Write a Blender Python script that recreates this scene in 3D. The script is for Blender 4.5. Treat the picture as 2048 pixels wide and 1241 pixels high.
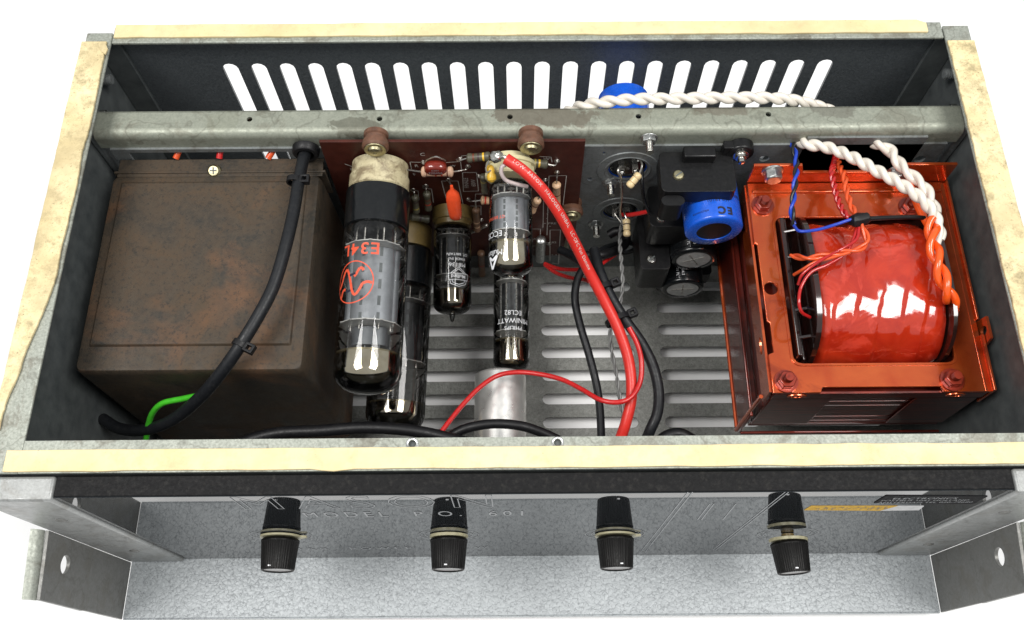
import bpy, math, random
from mathutils import Vector, Matrix, noise
from mathutils.geometry import tessellate_polygon
random.seed(7)
R = math.radians
sc = bpy.context.scene
for o in list(bpy.data.objects): bpy.data.objects.remove(o)
C = sc.collection
S = 0.001                                  # everything below is written in millimetres

# ------------------------------------------------------------------ camera
CAM = Vector((-5.627, -89.437, 362.141)); F = 1830.85; PX = 1043.26; PY = 620.99
def _rot(p, y, r):
    return Matrix.Rotation(R(y), 3, 'Z') @ Matrix.Rotation(R(p), 3, 'X') @ Matrix.Rotation(R(r), 3, 'Z')
CM = _rot(23.792, -0.3719, -0.0973)
cd = bpy.data.cameras.new('camera'); cam = bpy.data.objects.new('camera', cd); C.objects.link(cam)
cam.matrix_world = Matrix.Translation(CAM * S) @ CM.to_4x4()
cd.sensor_width = 36; cd.lens = F / 2048 * 36; cd.clip_start = 0.01; cd.clip_end = 50
cd.shift_x = (1024 - PX) / 2048; cd.shift_y = (PY - 620.5) / 2048
sc.camera = cam
sc.render.resolution_x = 1024; sc.render.resolution_y = 620
# ------------------------------------------------------------------ light
w = bpy.data.worlds.new('World'); sc.world = w; w.use_nodes = True
w.node_tree.nodes['Background'].inputs[0].default_value = (0.95, 0.98, 1.0, 1)
w.node_tree.nodes['Background'].inputs[1].default_value = 0.52
def area(name, loc, target, sx, sy, power, col=(1, .98, .95)):
    l = bpy.data.lights.new(name, 'AREA'); l.shape = 'RECTANGLE'; l.size = sx; l.size_y = sy; l.energy = power; l.color = col
    o = bpy.data.objects.new(name, l); C.objects.link(o); o.location = loc
    o.rotation_euler = (Vector(target) - Vector(loc)).to_track_quat('-Z', 'Y').to_euler(); return o
area('ceiling_lamp', (-0.66, -0.10, 1.30), (0, .1, 0), .60, .60, 16)
area('ceiling_lamp', (0.66, -0.10, 1.30), (0, .1, 0), .60, .60, 16)
sc.view_settings.view_transform = 'Standard'; sc.view_settings.look = 'None'
sc.view_settings.exposure = 0.0; sc.view_settings.gamma = 1
sc.cycles.max_bounces = 10; sc.cycles.transparent_max_bounces = 24

# ------------------------------------------------------------------ helpers
def U(px, py, z=None, y=None, x=None):
    """a point of the place, from where it is seen and one known coordinate (mm)"""
    d = CM @ Vector(((px - PX) / F, -(py - PY) / F, -1))
    if z is not None: t = (z - CAM.z) / d.z
    elif y is not None: t = (y - CAM.y) / d.y
    else: t = (x - CAM.x) / d.x
    return CAM + d * t
X_, Y_, Z_ = Vector((1, 0, 0)), Vector((0, 1, 0)), Vector((0, 0, 1))
def frame(d):
    d = d.normalized(); n = Z_ - d * d.z
    if n.length < .05: n = X_ - d * d.x
    n.normalize(); return d, n, d.cross(n)
class MB:
    def __init__(s): s.v = []; s.f = []
    def prim(s, v, f):
        k = len(s.v); s.v += [Vector(p) for p in v]; s.f += [tuple(i + k for i in q) for q in f]; return s
    def box(s, x0, y0, z0, x1, y1, z1):
        v = [(x, y, z) for z in (z0, z1) for y in (y0, y1) for x in (x0, x1)]
        return s.prim(v, [(0, 2, 3, 1), (4, 5, 7, 6), (0, 1, 5, 4), (2, 6, 7, 3), (0, 4, 6, 2), (1, 3, 7, 5)])
    def obox(s, c, ax, ay, az, hx, hy, hz):
        c = Vector(c); v = [c + ax * (i * hx) + ay * (j * hy) + az * (k * hz) for k in (-1, 1) for j in (-1, 1) for i in (-1, 1)]
        return s.prim(v, [(0, 2, 3, 1), (4, 5, 7, 6), (0, 1, 5, 4), (2, 6, 7, 3), (0, 4, 6, 2), (1, 3, 7, 5)])
    def lathe(s, A, d, prof, n=32, caps=True, rad=None, e=(1, 1)):
        A = Vector(A); d, u, w_ = frame(Vector(d)); v = []; f = []
        for (t, r) in prof:
            for i in range(n):
                a = 2 * math.pi * i / n; rr = r * (rad(a, t) if rad else 1)
                v.append(A + d * t + u * (math.cos(a) * rr * e[0]) + w_ * (math.sin(a) * rr * e[1]))
        m = len(prof)
        for k in range(m - 1):
            for i in range(n):
                j = (i + 1) % n; f.append((k * n + i, k * n + j, (k + 1) * n + j, (k + 1) * n + i))
        if caps: f.append(tuple(range(n - 1, -1, -1))); f.append(tuple((m - 1) * n + i for i in range(n)))
        return s.prim(v, f)
    def cyl(s, A, B, r, n=20): A = Vector(A); B = Vector(B); return s.lathe(A, B - A, [(0, r), ((B - A).length, r)], n)
    def tube(s, P, r, n=10, caps=True):
        P = [Vector(p) for p in P]; m = len(P); v = []; f = []; u = None
        for k in range(m):
            t = (P[min(k + 1, m - 1)] - P[max(k - 1, 0)])
            if t.length < 1e-6: t = Vector((0, -1, 0))
            t.normalize()
            if u is None: u = frame(t)[1]
            u = u - t * u.dot(t)
            if u.length < 1e-4: u = frame(t)[1]
            u.normalize(); b = t.cross(u); rr = r[k] if isinstance(r, list) else r
            for i in range(n):
                a = 2 * math.pi * i / n; v.append(P[k] + u * (math.cos(a) * rr) + b * (math.sin(a) * rr))
        for k in range(m - 1):
            for i in range(n):
                j = (i + 1) % n; f.append((k * n + i, k * n + j, (k + 1) * n + j, (k + 1) * n + i))
        if caps: f.append(tuple(range(n - 1, -1, -1))); f.append(tuple((m - 1) * n + i for i in range(n)))
        return s.prim(v, f)
    def plate(s, outer, holes, th, O, a, b):
        """flat sheet with holes: outline in the plane O + a*u + b*v, thickness th along a x b"""
        O = Vector(O); nrm = a.cross(b) * th
        loops = [outer] + list(holes); flat = [p for l in loops for p in l]
        tris = tessellate_polygon([[Vector((p[0], p[1], 0)) for p in l] for l in loops])
        v = [O + a * p[0] + b * p[1] for p in flat]; n = len(v); v += [p + nrm for p in v]; f = []
        for t in tris:
            p, q, r_ = [flat[i] for i in t]
            ccw = (q[0] - p[0]) * (r_[1] - p[1]) - (q[1] - p[1]) * (r_[0] - p[0]) > 0
            t = t if ccw else (t[0], t[2], t[1])
            f.append((t[0], t[2], t[1])); f.append(tuple(i + n for i in t))
        k = 0
        for li, l in enumerate(loops):
            m = len(l); ar = sum(l[i][0] * l[(i + 1) % m][1] - l[(i + 1) % m][0] * l[i][1] for i in range(m))
            for i in range(m):
                i0, i1 = k + i, k + (i + 1) % m
                q = (i0, i1, i1 + n, i0 + n)
                f.append(q if (ar > 0) == (li == 0) else q[::-1])
            k += m
        return s.prim(v, f)
    def add(s, o, mt=None):
        return s.prim([mt @ p if mt else p for p in o.v], o.f)
def circ(x, y, r, n=16, ry=None): return [(x + r * math.cos(2 * math.pi * i / n), y + (ry or r) * math.sin(2 * math.pi * i / n)) for i in range(n)]
def slot(x0, x1, y0, y1, n=6):
    """rounded slot, long in whichever direction is longer"""
    p = []
    if x1 - x0 > y1 - y0:
        r = (y1 - y0) / 2; c = (y0 + y1) / 2
        for i in range(n + 1): a = -math.pi / 2 + math.pi * i / n; p.append((x1 - r + r * math.cos(a), c + r * math.sin(a)))
        for i in range(n + 1): a = math.pi / 2 + math.pi * i / n; p.append((x0 + r + r * math.cos(a), c + r * math.sin(a)))
    else:
        r = (x1 - x0) / 2; c = (x0 + x1) / 2
        for i in range(n + 1): a = math.pi * i / n; p.append((c + r * math.cos(a), y1 - r + r * math.sin(a)))
        for i in range(n + 1): a = math.pi + math.pi * i / n; p.append((c + r * math.cos(a), y0 + r + r * math.sin(a)))
    return p
def rrect(x0, y0, x1, y1, r, n=4):
    p = []
    for cx, cy, a0 in ((x1 - r, y1 - r, 0), (x0 + r, y1 - r, 90), (x0 + r, y0 + r, 180), (x1 - r, y0 + r, 270)):
        for i in range(n + 1): a = R(a0 + 90 * i / n); p.append((cx + r * math.cos(a), cy + r * math.sin(a)))
    return p
def rect(x0, y0, x1, y1): return [(x0, y0), (x1, y0), (x1, y1), (x0, y1)]
ORG = {}
def build(name, mb, m, parent=None, org=None, bevel=0, sharp=38, label=None, kind=None, seg=2):
    if org is None: org = ORG[parent] if parent else Vector((sum(p.x for p in mb.v) / len(mb.v), sum(p.y for p in mb.v) / len(mb.v), min(p.z for p in mb.v)))
    org = Vector(org)
    me = bpy.data.meshes.new(name); me.from_pydata([(p - org) * S for p in mb.v], [], mb.f); me.update()
    me.materials.append(m)
    me.polygons.foreach_set('use_smooth', [True] * len(me.polygons)); me.set_sharp_from_angle(angle=R(sharp))
    o = bpy.data.objects.new(name, me); C.objects.link(o); ORG[o] = org
    if parent: o.parent = parent; o.location = (org - ORG[parent]) * S
    else: o.location = org * S
    if bevel:
        b = o.modifiers.new('bevel', 'BEVEL'); b.width = bevel * S; b.segments = seg; b.limit_method = 'ANGLE'; b.angle_limit = R(40)
    if label: o['label'] = label
    if kind: o['kind'] = kind
    return o
def thing(name, label, cat, org, group=None):
    o = bpy.data.objects.new(name, None); C.objects.link(o); o.empty_display_size = .005
    ORG[o] = Vector(org); o.location = ORG[o] * S; o['label'] = label; o['category'] = cat
    if group: o['group'] = group
    return o
def tag(o, label, cat, group=None):
    o['label'] = label; o['category'] = cat
    if group: o['group'] = group
    return o
def spline(P, n=10):
    P = [Vector(p) for p in P]; Q = [P[0] * 2 - P[1]] + P + [P[-1] * 2 - P[-2]]; out = []
    for k in range(1, len(Q) - 2):
        a, b, c, d = Q[k - 1], Q[k], Q[k + 1], Q[k + 2]
        for i in range(n):
            t = i / n; out.append(.5 * ((2 * b) + (c - a) * t + (2 * a - 5 * b + 4 * c - d) * t * t + (3 * b - a - 3 * c + d) * t ** 3))
    out.append(P[-1]); return out
def W(pts): return [U(p[0], p[1], z=p[2]) if len(p) == 3 else U(p[0], p[1], y=p[3]) for p in pts]
def resample(P, step):
    out = [P[0]]; acc = 0
    for a, b in zip(P, P[1:]):
        L = (b - a).length
        while acc + L >= step:
            t = (step - acc) / L; a = a + (b - a) * t; out.append(a); L = (b - a).length; acc = 0
        acc += L
    out.append(P[-1]); return out
def twist(P, off, pitch, k, n=2, ph=0):
    """strand k of n twisted round the path"""
    P = resample(P, .6); out = []; u = None; s = 0
    for i in range(len(P)):
        t = (P[min(i + 1, len(P) - 1)] - P[max(i - 1, 0)]).normalized()
        if u is None: u = frame(t)[1]
        u = (u - t * u.dot(t)).normalized(); b = t.cross(u)
        if i: s += (P[i] - P[i - 1]).length
        a = 2 * math.pi * (s / pitch + k / n) + ph
        out.append(P[i] + (u * math.cos(a) + b * math.sin(a)) * off)
    return out

# ------------------------------------------------------------------ materials
class NT:
    def __init__(s, name):
        s.m = bpy.data.materials.new(name); s.m.use_nodes = True; s.t = s.m.node_tree; s.n = s.t.nodes; s.p = s.n['Principled BSDF']
        tc = s.n.new('ShaderNodeTexCoord'); mp = s.n.new('ShaderNodeMapping'); mp.inputs['Scale'].default_value = (1000,) * 3
        s.t.links.new(tc.outputs['Object'], mp.inputs[0]); s.co = mp.outputs[0]
    def L(s, a, b): s.t.links.new(a, b)
    def noise(s, scale, detail=4, rough=.55, dist=0, co=None, off=0, stretch=None):
        q = s.n.new('ShaderNodeTexNoise'); q.inputs['Scale'].default_value = scale; q.inputs['Detail'].default_value = detail
        q.inputs['Roughness'].default_value = rough; q.inputs['Distortion'].default_value = dist
        c = co or s.co
        if off or stretch:
            mp = s.n.new('ShaderNodeMapping'); mp.inputs['Location'].default_value = (off, off * .7, off * .3)
            if stretch: mp.inputs['Scale'].default_value = stretch
            s.L(c, mp.inputs[0]); c = mp.outputs[0]
        s.L(c, q.inputs['Vector']); return q.outputs[0]
    def voro(s, scale, feature='F1', rnd=1):
        q = s.n.new('ShaderNodeTexVoronoi'); q.feature = feature; q.inputs['Scale'].default_value = scale; q.inputs['Randomness'].default_value = rnd
        s.L(s.co, q.inputs['Vector']); return q.outputs['Distance']
    def ramp(s, f, a, b, c0=0, c1=1):
        q = s.n.new('ShaderNodeMapRange'); q.inputs[1].default_value = a; q.inputs[2].default_value = b
        q.inputs[3].default_value = c0; q.inputs[4].default_value = c1; s.L(f, q.inputs[0]); return q.outputs[0]
    def mix(s, f, a, b, mode='MIX'):
        q = s.n.new('ShaderNodeMix'); q.data_type = 'RGBA'; q.blend_type = mode
        if isinstance(f, (int, float)): q.inputs[0].default_value = f
        else: s.L(f, q.inputs[0])
        for v, i in ((a, 6), (b, 7)):
            if isinstance(v, (tuple, list)): q.inputs[i].default_value = (*v[:3], 1)
            else: s.L(v, q.inputs[i])
        return q.outputs[2]
    def math(s, op, a, b=0.):
        q = s.n.new('ShaderNodeMath'); q.operation = op
        for v, i in ((a, 0), (b, 1)):
            if isinstance(v, (int, float)): q.inputs[i].default_value = v
            else: s.L(v, q.inputs[i])
        return q.outputs[0]
    def bump(s, h, strength, dist=.3):
        q = s.n.new('ShaderNodeBump'); q.inputs['Strength'].default_value = strength; q.inputs['Distance'].default_value = dist * S
        s.L(h, q.inputs['Height']); s.L(q.outputs[0], s.p.inputs['Normal'])
        return q
    def set(s, **k):
        for a, b in k.items():
            i = s.p.inputs[a.replace('_', ' ')]
            if hasattr(b, 'links') or isinstance(b, bpy.types.NodeSocket): s.L(b, i)
            elif isinstance(b, tuple): i.default_value = (*b, 1)
            else: i.default_value = b
        return s
def simple(name, col, rough=.45, metal=0, var=.15, scale=.4, bmp=0, bscale=1.5, coat=0, ior=1.5, dust=0):
    t = NT(name); n = t.noise(scale, 5, .6)
    c = t.mix(t.ramp(n, .3, .7), tuple(x * (1 - var) for x in col), tuple(min(1, x * (1 + var)) for x in col))
    if dust:
        d = t.ramp(t.noise(.35, 8, .75, off=31), .52, .72, 0, dust); c = t.mix(d, c, (.16, .15, .13))
    t.set(Base_Color=c, Roughness=t.ramp(t.noise(scale * 2, 4, off=9), .3, .7, max(0, rough * .8), min(1, rough * 1.25)), Metallic=metal, IOR=ior)
    if coat: t.set(Coat_Weight=coat, Coat_Roughness=.06)
    if bmp: t.bump(t.noise(bscale, 4), bmp)
    return t.m

def m_grey_metal(name, c0, c1, stain, stamt=.8, bmp=.25, rough=.5, sc_=.05, coat=0, blobs=()):
    t = NT(name)
    c = t.mix(t.ramp(t.noise(.9, 4, .7), .35, .65), c0, c1)
    c = t.mix(t.ramp(t.noise(sc_, 5, .65, .6, off=3), .53, .60, 0, stamt), c, stain)
    e = t.noise(sc_ * .7, 4, .5, .2, off=17)                       # tide marks of old spills
    ring = t.math('MULTIPLY', t.ramp(e, .50, .515), t.ramp(e, .53, .515))
    c = t.mix(t.math('MULTIPLY', ring, .35), c, tuple(x * .55 for x in stain))
    for (bx, by, bz, sx, sy, amt, col) in blobs:                   # single old spills where they lie
        vm = t.n.new('ShaderNodeVectorMath'); vm.operation = 'SUBTRACT'; t.L(t.co, vm.inputs[0]); vm.inputs[1].default_value = (bx, by - 100, bz + 158)
        v2 = t.n.new('ShaderNodeVectorMath'); v2.operation = 'DIVIDE'; t.L(vm.outputs[0], v2.inputs[0]); v2.inputs[1].default_value = (sx, sy, 40)
        v3 = t.n.new('ShaderNodeVectorMath'); v3.operation = 'LENGTH'; t.L(v2.outputs[0], v3.inputs[0])
        dd = t.math('ADD', v3.outputs['Value'], t.ramp(t.noise(.12, 5, .65, .3, off=bx), .2, .8, -.7, .7)); c = t.mix(t.ramp(dd, 1.05, .9, 0, amt), c, col)
    sp = t.ramp(t.noise(1.6, 3, .8, off=5), .68, .74); c = t.mix(t.math('MULTIPLY', sp, .6), c, (.03, .03, .025))
    t.set(Base_Color=c, Roughness=t.ramp(t.noise(.3, 4), .3, .7, rough * .75, rough * 1.3), Metallic=.35)
    t.bump(t.noise(2.2, 4, .7), bmp, .15)
    if coat: t.set(Coat_Weight=coat)
    return t.m
M = {}
M['rail'] = m_grey_metal('grey_painted_steel_stained', (.245, .262, .215), (.32, .335, .275), (.125, .108, .078), .35, blobs=((8, 181, -12, 24, 7, .75, (.135, .115, .085)), (-84, 175, -12, 13, 5, .6, (.09, .085, .06)), (-150, 178, -12, 9, 6, .25, (.2, .21, .15)), (95, 183, -12, 16, 3.5, .6, (.15, .13, .10)), (150, 182, -12, 12, 4, .5, (.12, .11, .09))))
M['rim'] = m_grey_metal('grey_rim_steel', (.25, .265, .23), (.40, .42, .37), (.14, .12, .09), .5)
M['part'] = m_grey_metal('dull_partition_steel', (.165, .178, .18), (.22, .235, .235), (.13, .12, .10), .4, .15, .5)
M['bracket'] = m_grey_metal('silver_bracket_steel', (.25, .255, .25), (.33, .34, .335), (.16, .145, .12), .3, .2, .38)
M['bracket_dark'] = m_grey_metal('dark_bracket_paint', (.14, .14, .132), (.18, .18, .172), (.12, .11, .09), .4, .12, .42)  # darker bracket paint for the cheek plates and flat screws
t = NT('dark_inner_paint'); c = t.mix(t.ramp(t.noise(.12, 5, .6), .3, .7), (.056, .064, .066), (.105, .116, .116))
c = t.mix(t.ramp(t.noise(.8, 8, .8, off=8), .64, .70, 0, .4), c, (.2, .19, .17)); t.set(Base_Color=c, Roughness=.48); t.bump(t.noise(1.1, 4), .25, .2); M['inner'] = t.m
t = NT('black_hammer_paint'); n = t.noise(.9, 3, .5, .8); c = t.mix(t.ramp(n, .3, .7), (.065, .074, .080), (.11, .122, .13))
t.set(Base_Color=c, Roughness=.36); t.bump(n, .55, .5); M['backwall'] = t.m
def m_crackle(name, c0, c1, line, sc_, rough, metal, bmp, dist=.4, cw=.09):
    t = NT(name); wn = t.n.new('ShaderNodeTexNoise'); wn.inputs['Scale'].default_value = sc_ * .9; wn.inputs['Detail'].default_value = 3; t.L(t.co, wn.inputs[0])
    mx = t.n.new('ShaderNodeMix'); mx.data_type = 'VECTOR'; mx.inputs[0].default_value = .0
    ad = t.n.new('ShaderNodeVectorMath'); ad.operation = 'MULTIPLY_ADD'; t.L(wn.outputs[1], ad.inputs[0]); ad.inputs[1].default_value = (1.6 / sc_,) * 3; t.L(t.co, ad.inputs[2])
    v = t.n.new('ShaderNodeTexVoronoi'); v.feature = 'DISTANCE_TO_EDGE'; v.inputs['Scale'].default_value = sc_; t.L(ad.outputs[0], v.inputs['Vector'])
    v2 = t.n.new('ShaderNodeTexVoronoi'); v2.feature = 'SMOOTH_F1'; v2.inputs['Scale'].default_value = sc_; v2.inputs['Smoothness'].default_value = .5; t.L(ad.outputs[0], v2.inputs['Vector'])
    brk = t.ramp(t.noise(sc_ * 1.3, 3, .6, off=4), .38, .6)
    e = t.math('MULTIPLY', t.ramp(v.outputs['Distance'], cw, 0), brk)
    c = t.mix(t.ramp(t.noise(sc_ * .6, 4), .3, .7), c0, c1); c = t.mix(t.math('MULTIPLY', e, .8), c, line)
    big = t.noise(.03, 3, .5, off=12); c = t.mix(t.ramp(big, .35, .7, 0, .25), c, tuple(x * .75 for x in c0))
    t.set(Base_Color=c, Roughness=rough, Metallic=metal)
    h = t.math('SUBTRACT', t.math('MULTIPLY', v2.outputs['Distance'], -1.), t.math('MULTIPLY', e, .35))
    t.bump(h, bmp, dist); return t.m
M['hammer'] = m_crackle('silver_hammertone_paint', (.37, .395, .41), (.45, .48, .495), (.15, .16, .17), .46, .42, .05, .55, .45, .10)
M['floor'] = m_crackle('grey_hammertone_floor', (.18, .185, .17), (.29, .295, .275), (.06, .06, .05), .75, .5, .2, .4, .3)
# yellowed self-adhesive foam
def m_foam(name, dirt):
    t = NT(name); c = t.mix(t.ramp(t.noise(.06, 4, .6), .3, .7), (.76, .62, .33), (.84, .71, .43))
    d1 = t.ramp(t.noise(.11, 9, .78, .1, off=2), .47 if dirt > .6 else .5, .64 if dirt > .6 else .7, 0, dirt * .85); c = t.mix(d1, c, (.30, .245, .13))
    d2 = t.ramp(t.noise(.8, 4, .7, off=7), .655 if dirt < .6 else .60, .72, 0, min(1, .3 + dirt)); c = t.mix(d2, c, (.07, .055, .035))
    d3 = t.ramp(t.noise(.03, 5, .6, off=40), .42, .66, 0, dirt * .8); c = t.mix(d3, c, (.46, .37, .20))
    t.set(Base_Color=c, Roughness=.62); t.bump(t.noise(.9, 5, .7), .35, .3); return t.m
M['foam'] = m_foam('yellowed_foam_tape', .42); M['foam_dirty'] = m_foam('soiled_foam_tape', 1.0)
t = NT('rusty_steel'); a = t.noise(.035, 6, .62, .7); c = t.mix(t.ramp(a, .32, .68), (.022, .022, .019), (.084, .052, .028))
c = t.mix(t.ramp(t.noise(.28, 8, .8, off=3), .42, .62, 0, .85), c, (.064, .047, .030)); c = t.mix(t.ramp(t.noise(.018, 5, .6, .4, off=21), .52, .66, 0, .65), c, (.16, .072, .030))
c = t.mix(t.ramp(t.noise(1.3, 4, .8, off=6), .70, .76, 0, .5), c, (.22, .18, .13)); c = t.mix(t.ramp(t.noise(.5, 8, .85, off=16), .52, .60, 0, .75), c, (.016, .016, .014))
t.set(Base_Color=c, Roughness=t.ramp(a, .3, .7, .5, .8), Metallic=.15); t.bump(t.noise(.9, 8, .8), .45, .35); M['rust'] = t.m
M['panel'] = simple('black_gloss_acrylic', (.010, .012, .014), .02, var=.1, ior=1.43)
M['panel_edge'] = simple('sawn_black_acrylic_edge', (.007, .007, .0075), .55, dust=.12, bmp=.2, ior=1.25)
M['black_plastic'] = simple('black_plastic', (.005, .005, .0055), .36, var=.3, dust=.04, bmp=.12, ior=1.4)
M['knob'] = simple('black_knob_plastic', (.0035, .0032, .003), .45, dust=.03, bmp=.05, ior=1.3)
M['rubber'] = simple('black_rubber', (.006, .006, .007), .45, dust=.05, bmp=.1, ior=1.4)
M['cable'] = simple('matt_black_cable', (.008, .009, .011), .45, dust=.07, bmp=.08, ior=1.4)
M['bakelite'] = simple('black_bakelite', (.005, .006, .007), .2, dust=.03)
M['board'] = simple('maroon_fibre_board', (.058, .014, .009), .4, var=.25, scale=.15, dust=.05, ior=1.35)
M['silk'] = simple('white_silkscreen', (.55, .53, .49), .6, var=.25, scale=.8)
M['print_white'] = simple('white_print', (.75, .76, .78), .5, var=.15)
M['print_black'] = simple('black_print', (.01, .012, .03), .5)
M['print_red'] = simple('vermilion_print', (.70, .085, .035), .45, var=.15)
M['panel_print'] = simple('pale_panel_print', (.27, .28, .29), .5)
M['ceramic'] = simple('cream_ceramic', (.58, .53, .32), .35, var=.1, scale=.15, dust=.15, bmp=.1)
t = NT('burnt_cream_ceramic'); c = t.mix(t.ramp(t.noise(.2, 4), .3, .7), (.46, .40, .24), (.56, .50, .32)); c = t.mix(t.ramp(t.noise(.10, 6, .7, .4, off=5), .46, .60, 0, .8), c, (.14, .095, .05))
c = t.mix(t.ramp(t.noise(.5, 6, .8, off=25), .55, .7, 0, .7), c, (.06, .045, .03)); t.set(Base_Color=c, Roughness=.5); t.bump(t.noise(.6, 5), .3, .3); M['ceramic_dirty'] = t.m
M['socket_brown'] = simple('brown_phenolic', (.16, .11, .035), .4, dust=.2)
M['brown_rubber'] = simple('perished_brown_rubber', (.13, .060, .035), .5, var=.35, scale=.3, dust=.25, bmp=.2)
M['chrome'] = simple('bright_plated_screw', (.62, .61, .57), .22, 1, var=.2, scale=.8, bmp=.1)
M['zinc'] = simple('zinc_plating', (.52, .53, .52), .34, 1, var=.3, scale=.6, bmp=.2)
M['brass_screw'] = simple('aged_yellow_plating', (.42, .38, .24), .38, 1, var=.3, bmp=.2)
M['lead'] = simple('tinned_wire', (.50, .48, .44), .28, .9, var=.2)
M['alu'] = simple('spun_aluminium', (.80, .79, .76), .32, .75, var=.06, scale=.12, bmp=.06, bscale=.6)
M['tan'] = simple('tan_resistor', (.62, .40, .24), .35, var=.1)
M['tanlight'] = simple('buff_resistor', (.70, .54, .30), .3, var=.1)
M['pink'] = simple('pale_pink_resistor', (.74, .47, .32), .35, var=.1)
M['olive'] = simple('dark_olive_resistor', (.085, .080, .055), .4, var=.2, dust=.2)
M['brownbody'] = simple('dark_brown_resistor', (.17, .095, .055), .4, var=.2)
M['band_brown'] = simple('brown_band', (.14, .04, .02), .4); M['band_red'] = simple('red_band', (.5, .04, .02), .4)
M['band_dark'] = simple('dark_band', (.05, .03, .03), .4); M['band_gold'] = simple('gold_band', (.35, .28, .06), .35)
M['redcap'] = simple('maroon_dipped_film', (.17, .018, .010), .14, var=.15, coat=.5, bmp=.1, bscale=.4)
M['orangecap'] = simple('orange_dipped_film', (.80, .085, .025), .22, var=.08, coat=.4, bmp=.1, bscale=.4)
M['yellow'] = simple('yellow_dipped_bead', (.72, .43, .04), .3)
M['blue'] = simple('blue_capacitor_sleeve', (.008, .095, .58), .26, var=.12, coat=.3)
M['bluewire'] = simple('blue_wire', (.012, .05, .42), .3); M['blackwire'] = simple('black_wire', (.012, .012, .012), .3)
M['red'] = simple('red_cable_sheath', (.62, .028, .020), .36, var=.08, dust=.06); M['redwire'] = simple('red_wire', (.52, .018, .018), .3, var=.1)
M['crimson'] = simple('crimson_lacquered_wire', (.42, .012, .012), .14, coat=.5); M['orangewire'] = simple('orange_wire', (.68, .085, .018), .3, coat=.3)
M['orangesleeve'] = simple('bright_orange_sleeve', (.85, .10, .012), .2, var=.1, coat=.4)
M['whitewire'] = simple('white_wire', (.74, .69, .61), .3, var=.05, dust=.03, coat=.2); M['greywire'] = simple('grey_wire', (.20, .20, .195), .35, var=.2)
M['green'] = simple('green_earth_wire', (.05, .42, .02), .35, var=.15); M['clearwire'] = simple('milky_wire', (.42, .35, .34), .3)
M['disc'] = simple('cast_capacitor_end', (.42, .43, .42), .42, .2, var=.2)
M['cream_skirt'] = simple('cream_pointer_skirt', (.42, .39, .25), .35, var=.2, dust=.4)
M['capdisc'] = simple('frosted_cap_insert', (.30, .29, .29), .3, .5, var=.1)
M['yellow_sticker'] = simple('yellow_paper_sticker', (.55, .34, .06), .8, var=.2, ior=1.2); M['white_sticker'] = simple('white_paper_sticker', (.5, .5, .5), .6)
M['plate_label'] = simple('black_maker_plate', (.02, .02, .021), .8, ior=1.15); M['anode'] = simple('grey_anode_plate', (.10, .105, .11), .38, .6, var=.15, scale=.25)
M['anode_pale'] = simple('pale_anode_plate', (.24, .25, .265), .45, .5, var=.12, scale=.25)
M['anode_dark'] = simple('blackened_anode', (.04, .041, .042), .45, .5); M['mica'] = simple('mica_spacer', (.52, .51, .48), .35, 0, var=.2)
# red lacquered transformer steel
def m_lac(name, c0, c1, dark, rough, metal=.75, streak=False):
    t = NT(name); c = t.mix(t.ramp(t.noise(.06, 5, .6, .5), .3, .7), c0, c1)
    c = t.mix(t.ramp(t.noise(.05, 6, .7, .8, off=14), .55, .68, 0, .7), c, dark)
    if streak: c = t.mix(t.ramp(t.noise(.5, 5, .7, off=3, stretch=(.05, .05, 3)), .42, .62), c, dark)
    t.set(Base_Color=c, Roughness=rough, Metallic=metal, Coat_Weight=1.0, Coat_Roughness=.06)
    t.bump(t.noise(.08, 3, .5), .12, .6); return t.m
M['lac'] = m_lac('orange_lacquered_steel', (.60, .075, .014), (.74, .135, .028), (.34, .035, .008), .2)
M['lac_nut'] = m_lac('dark_red_lacquered_nut', (.26, .025, .012), (.36, .045, .018), (.12, .01, .006), .34)
M['lac_dark'] = m_lac('dark_red_lacquered_laminations', (.14, .012, .006), (.24, .030, .014), (.035, .006, .004), .38, .5, True)
M['lac_black'] = m_lac('lacquered_black_bobbin', (.010, .006, .005), (.03, .008, .006), (.006, .004, .004), .16, 0)
t = NT('red_varnished_tape'); a = t.noise(.045, 5, .55, 1.2); c = t.mix(t.ramp(a, .3, .7), (.34, .013, .004), (.50, .036, .010)); c = t.mix(t.ramp(t.noise(.05, 4, .6, 1.5, off=9), .52, .60, 0, .6), c, (.58, .055, .03))
c = t.mix(t.ramp(t.noise(.03, 4, .6, 1.5, off=29), .55, .7, 0, .6), c, (.28, .008, .004)); t.set(Base_Color=c, Roughness=.12, Coat_Weight=1.0, Coat_Roughness=.03, Subsurface_Weight=0.0)
t.bump(t.noise(.045, 2, .45, 1.6, off=2), .4, 2.0); M['tape'] = t.m
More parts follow.
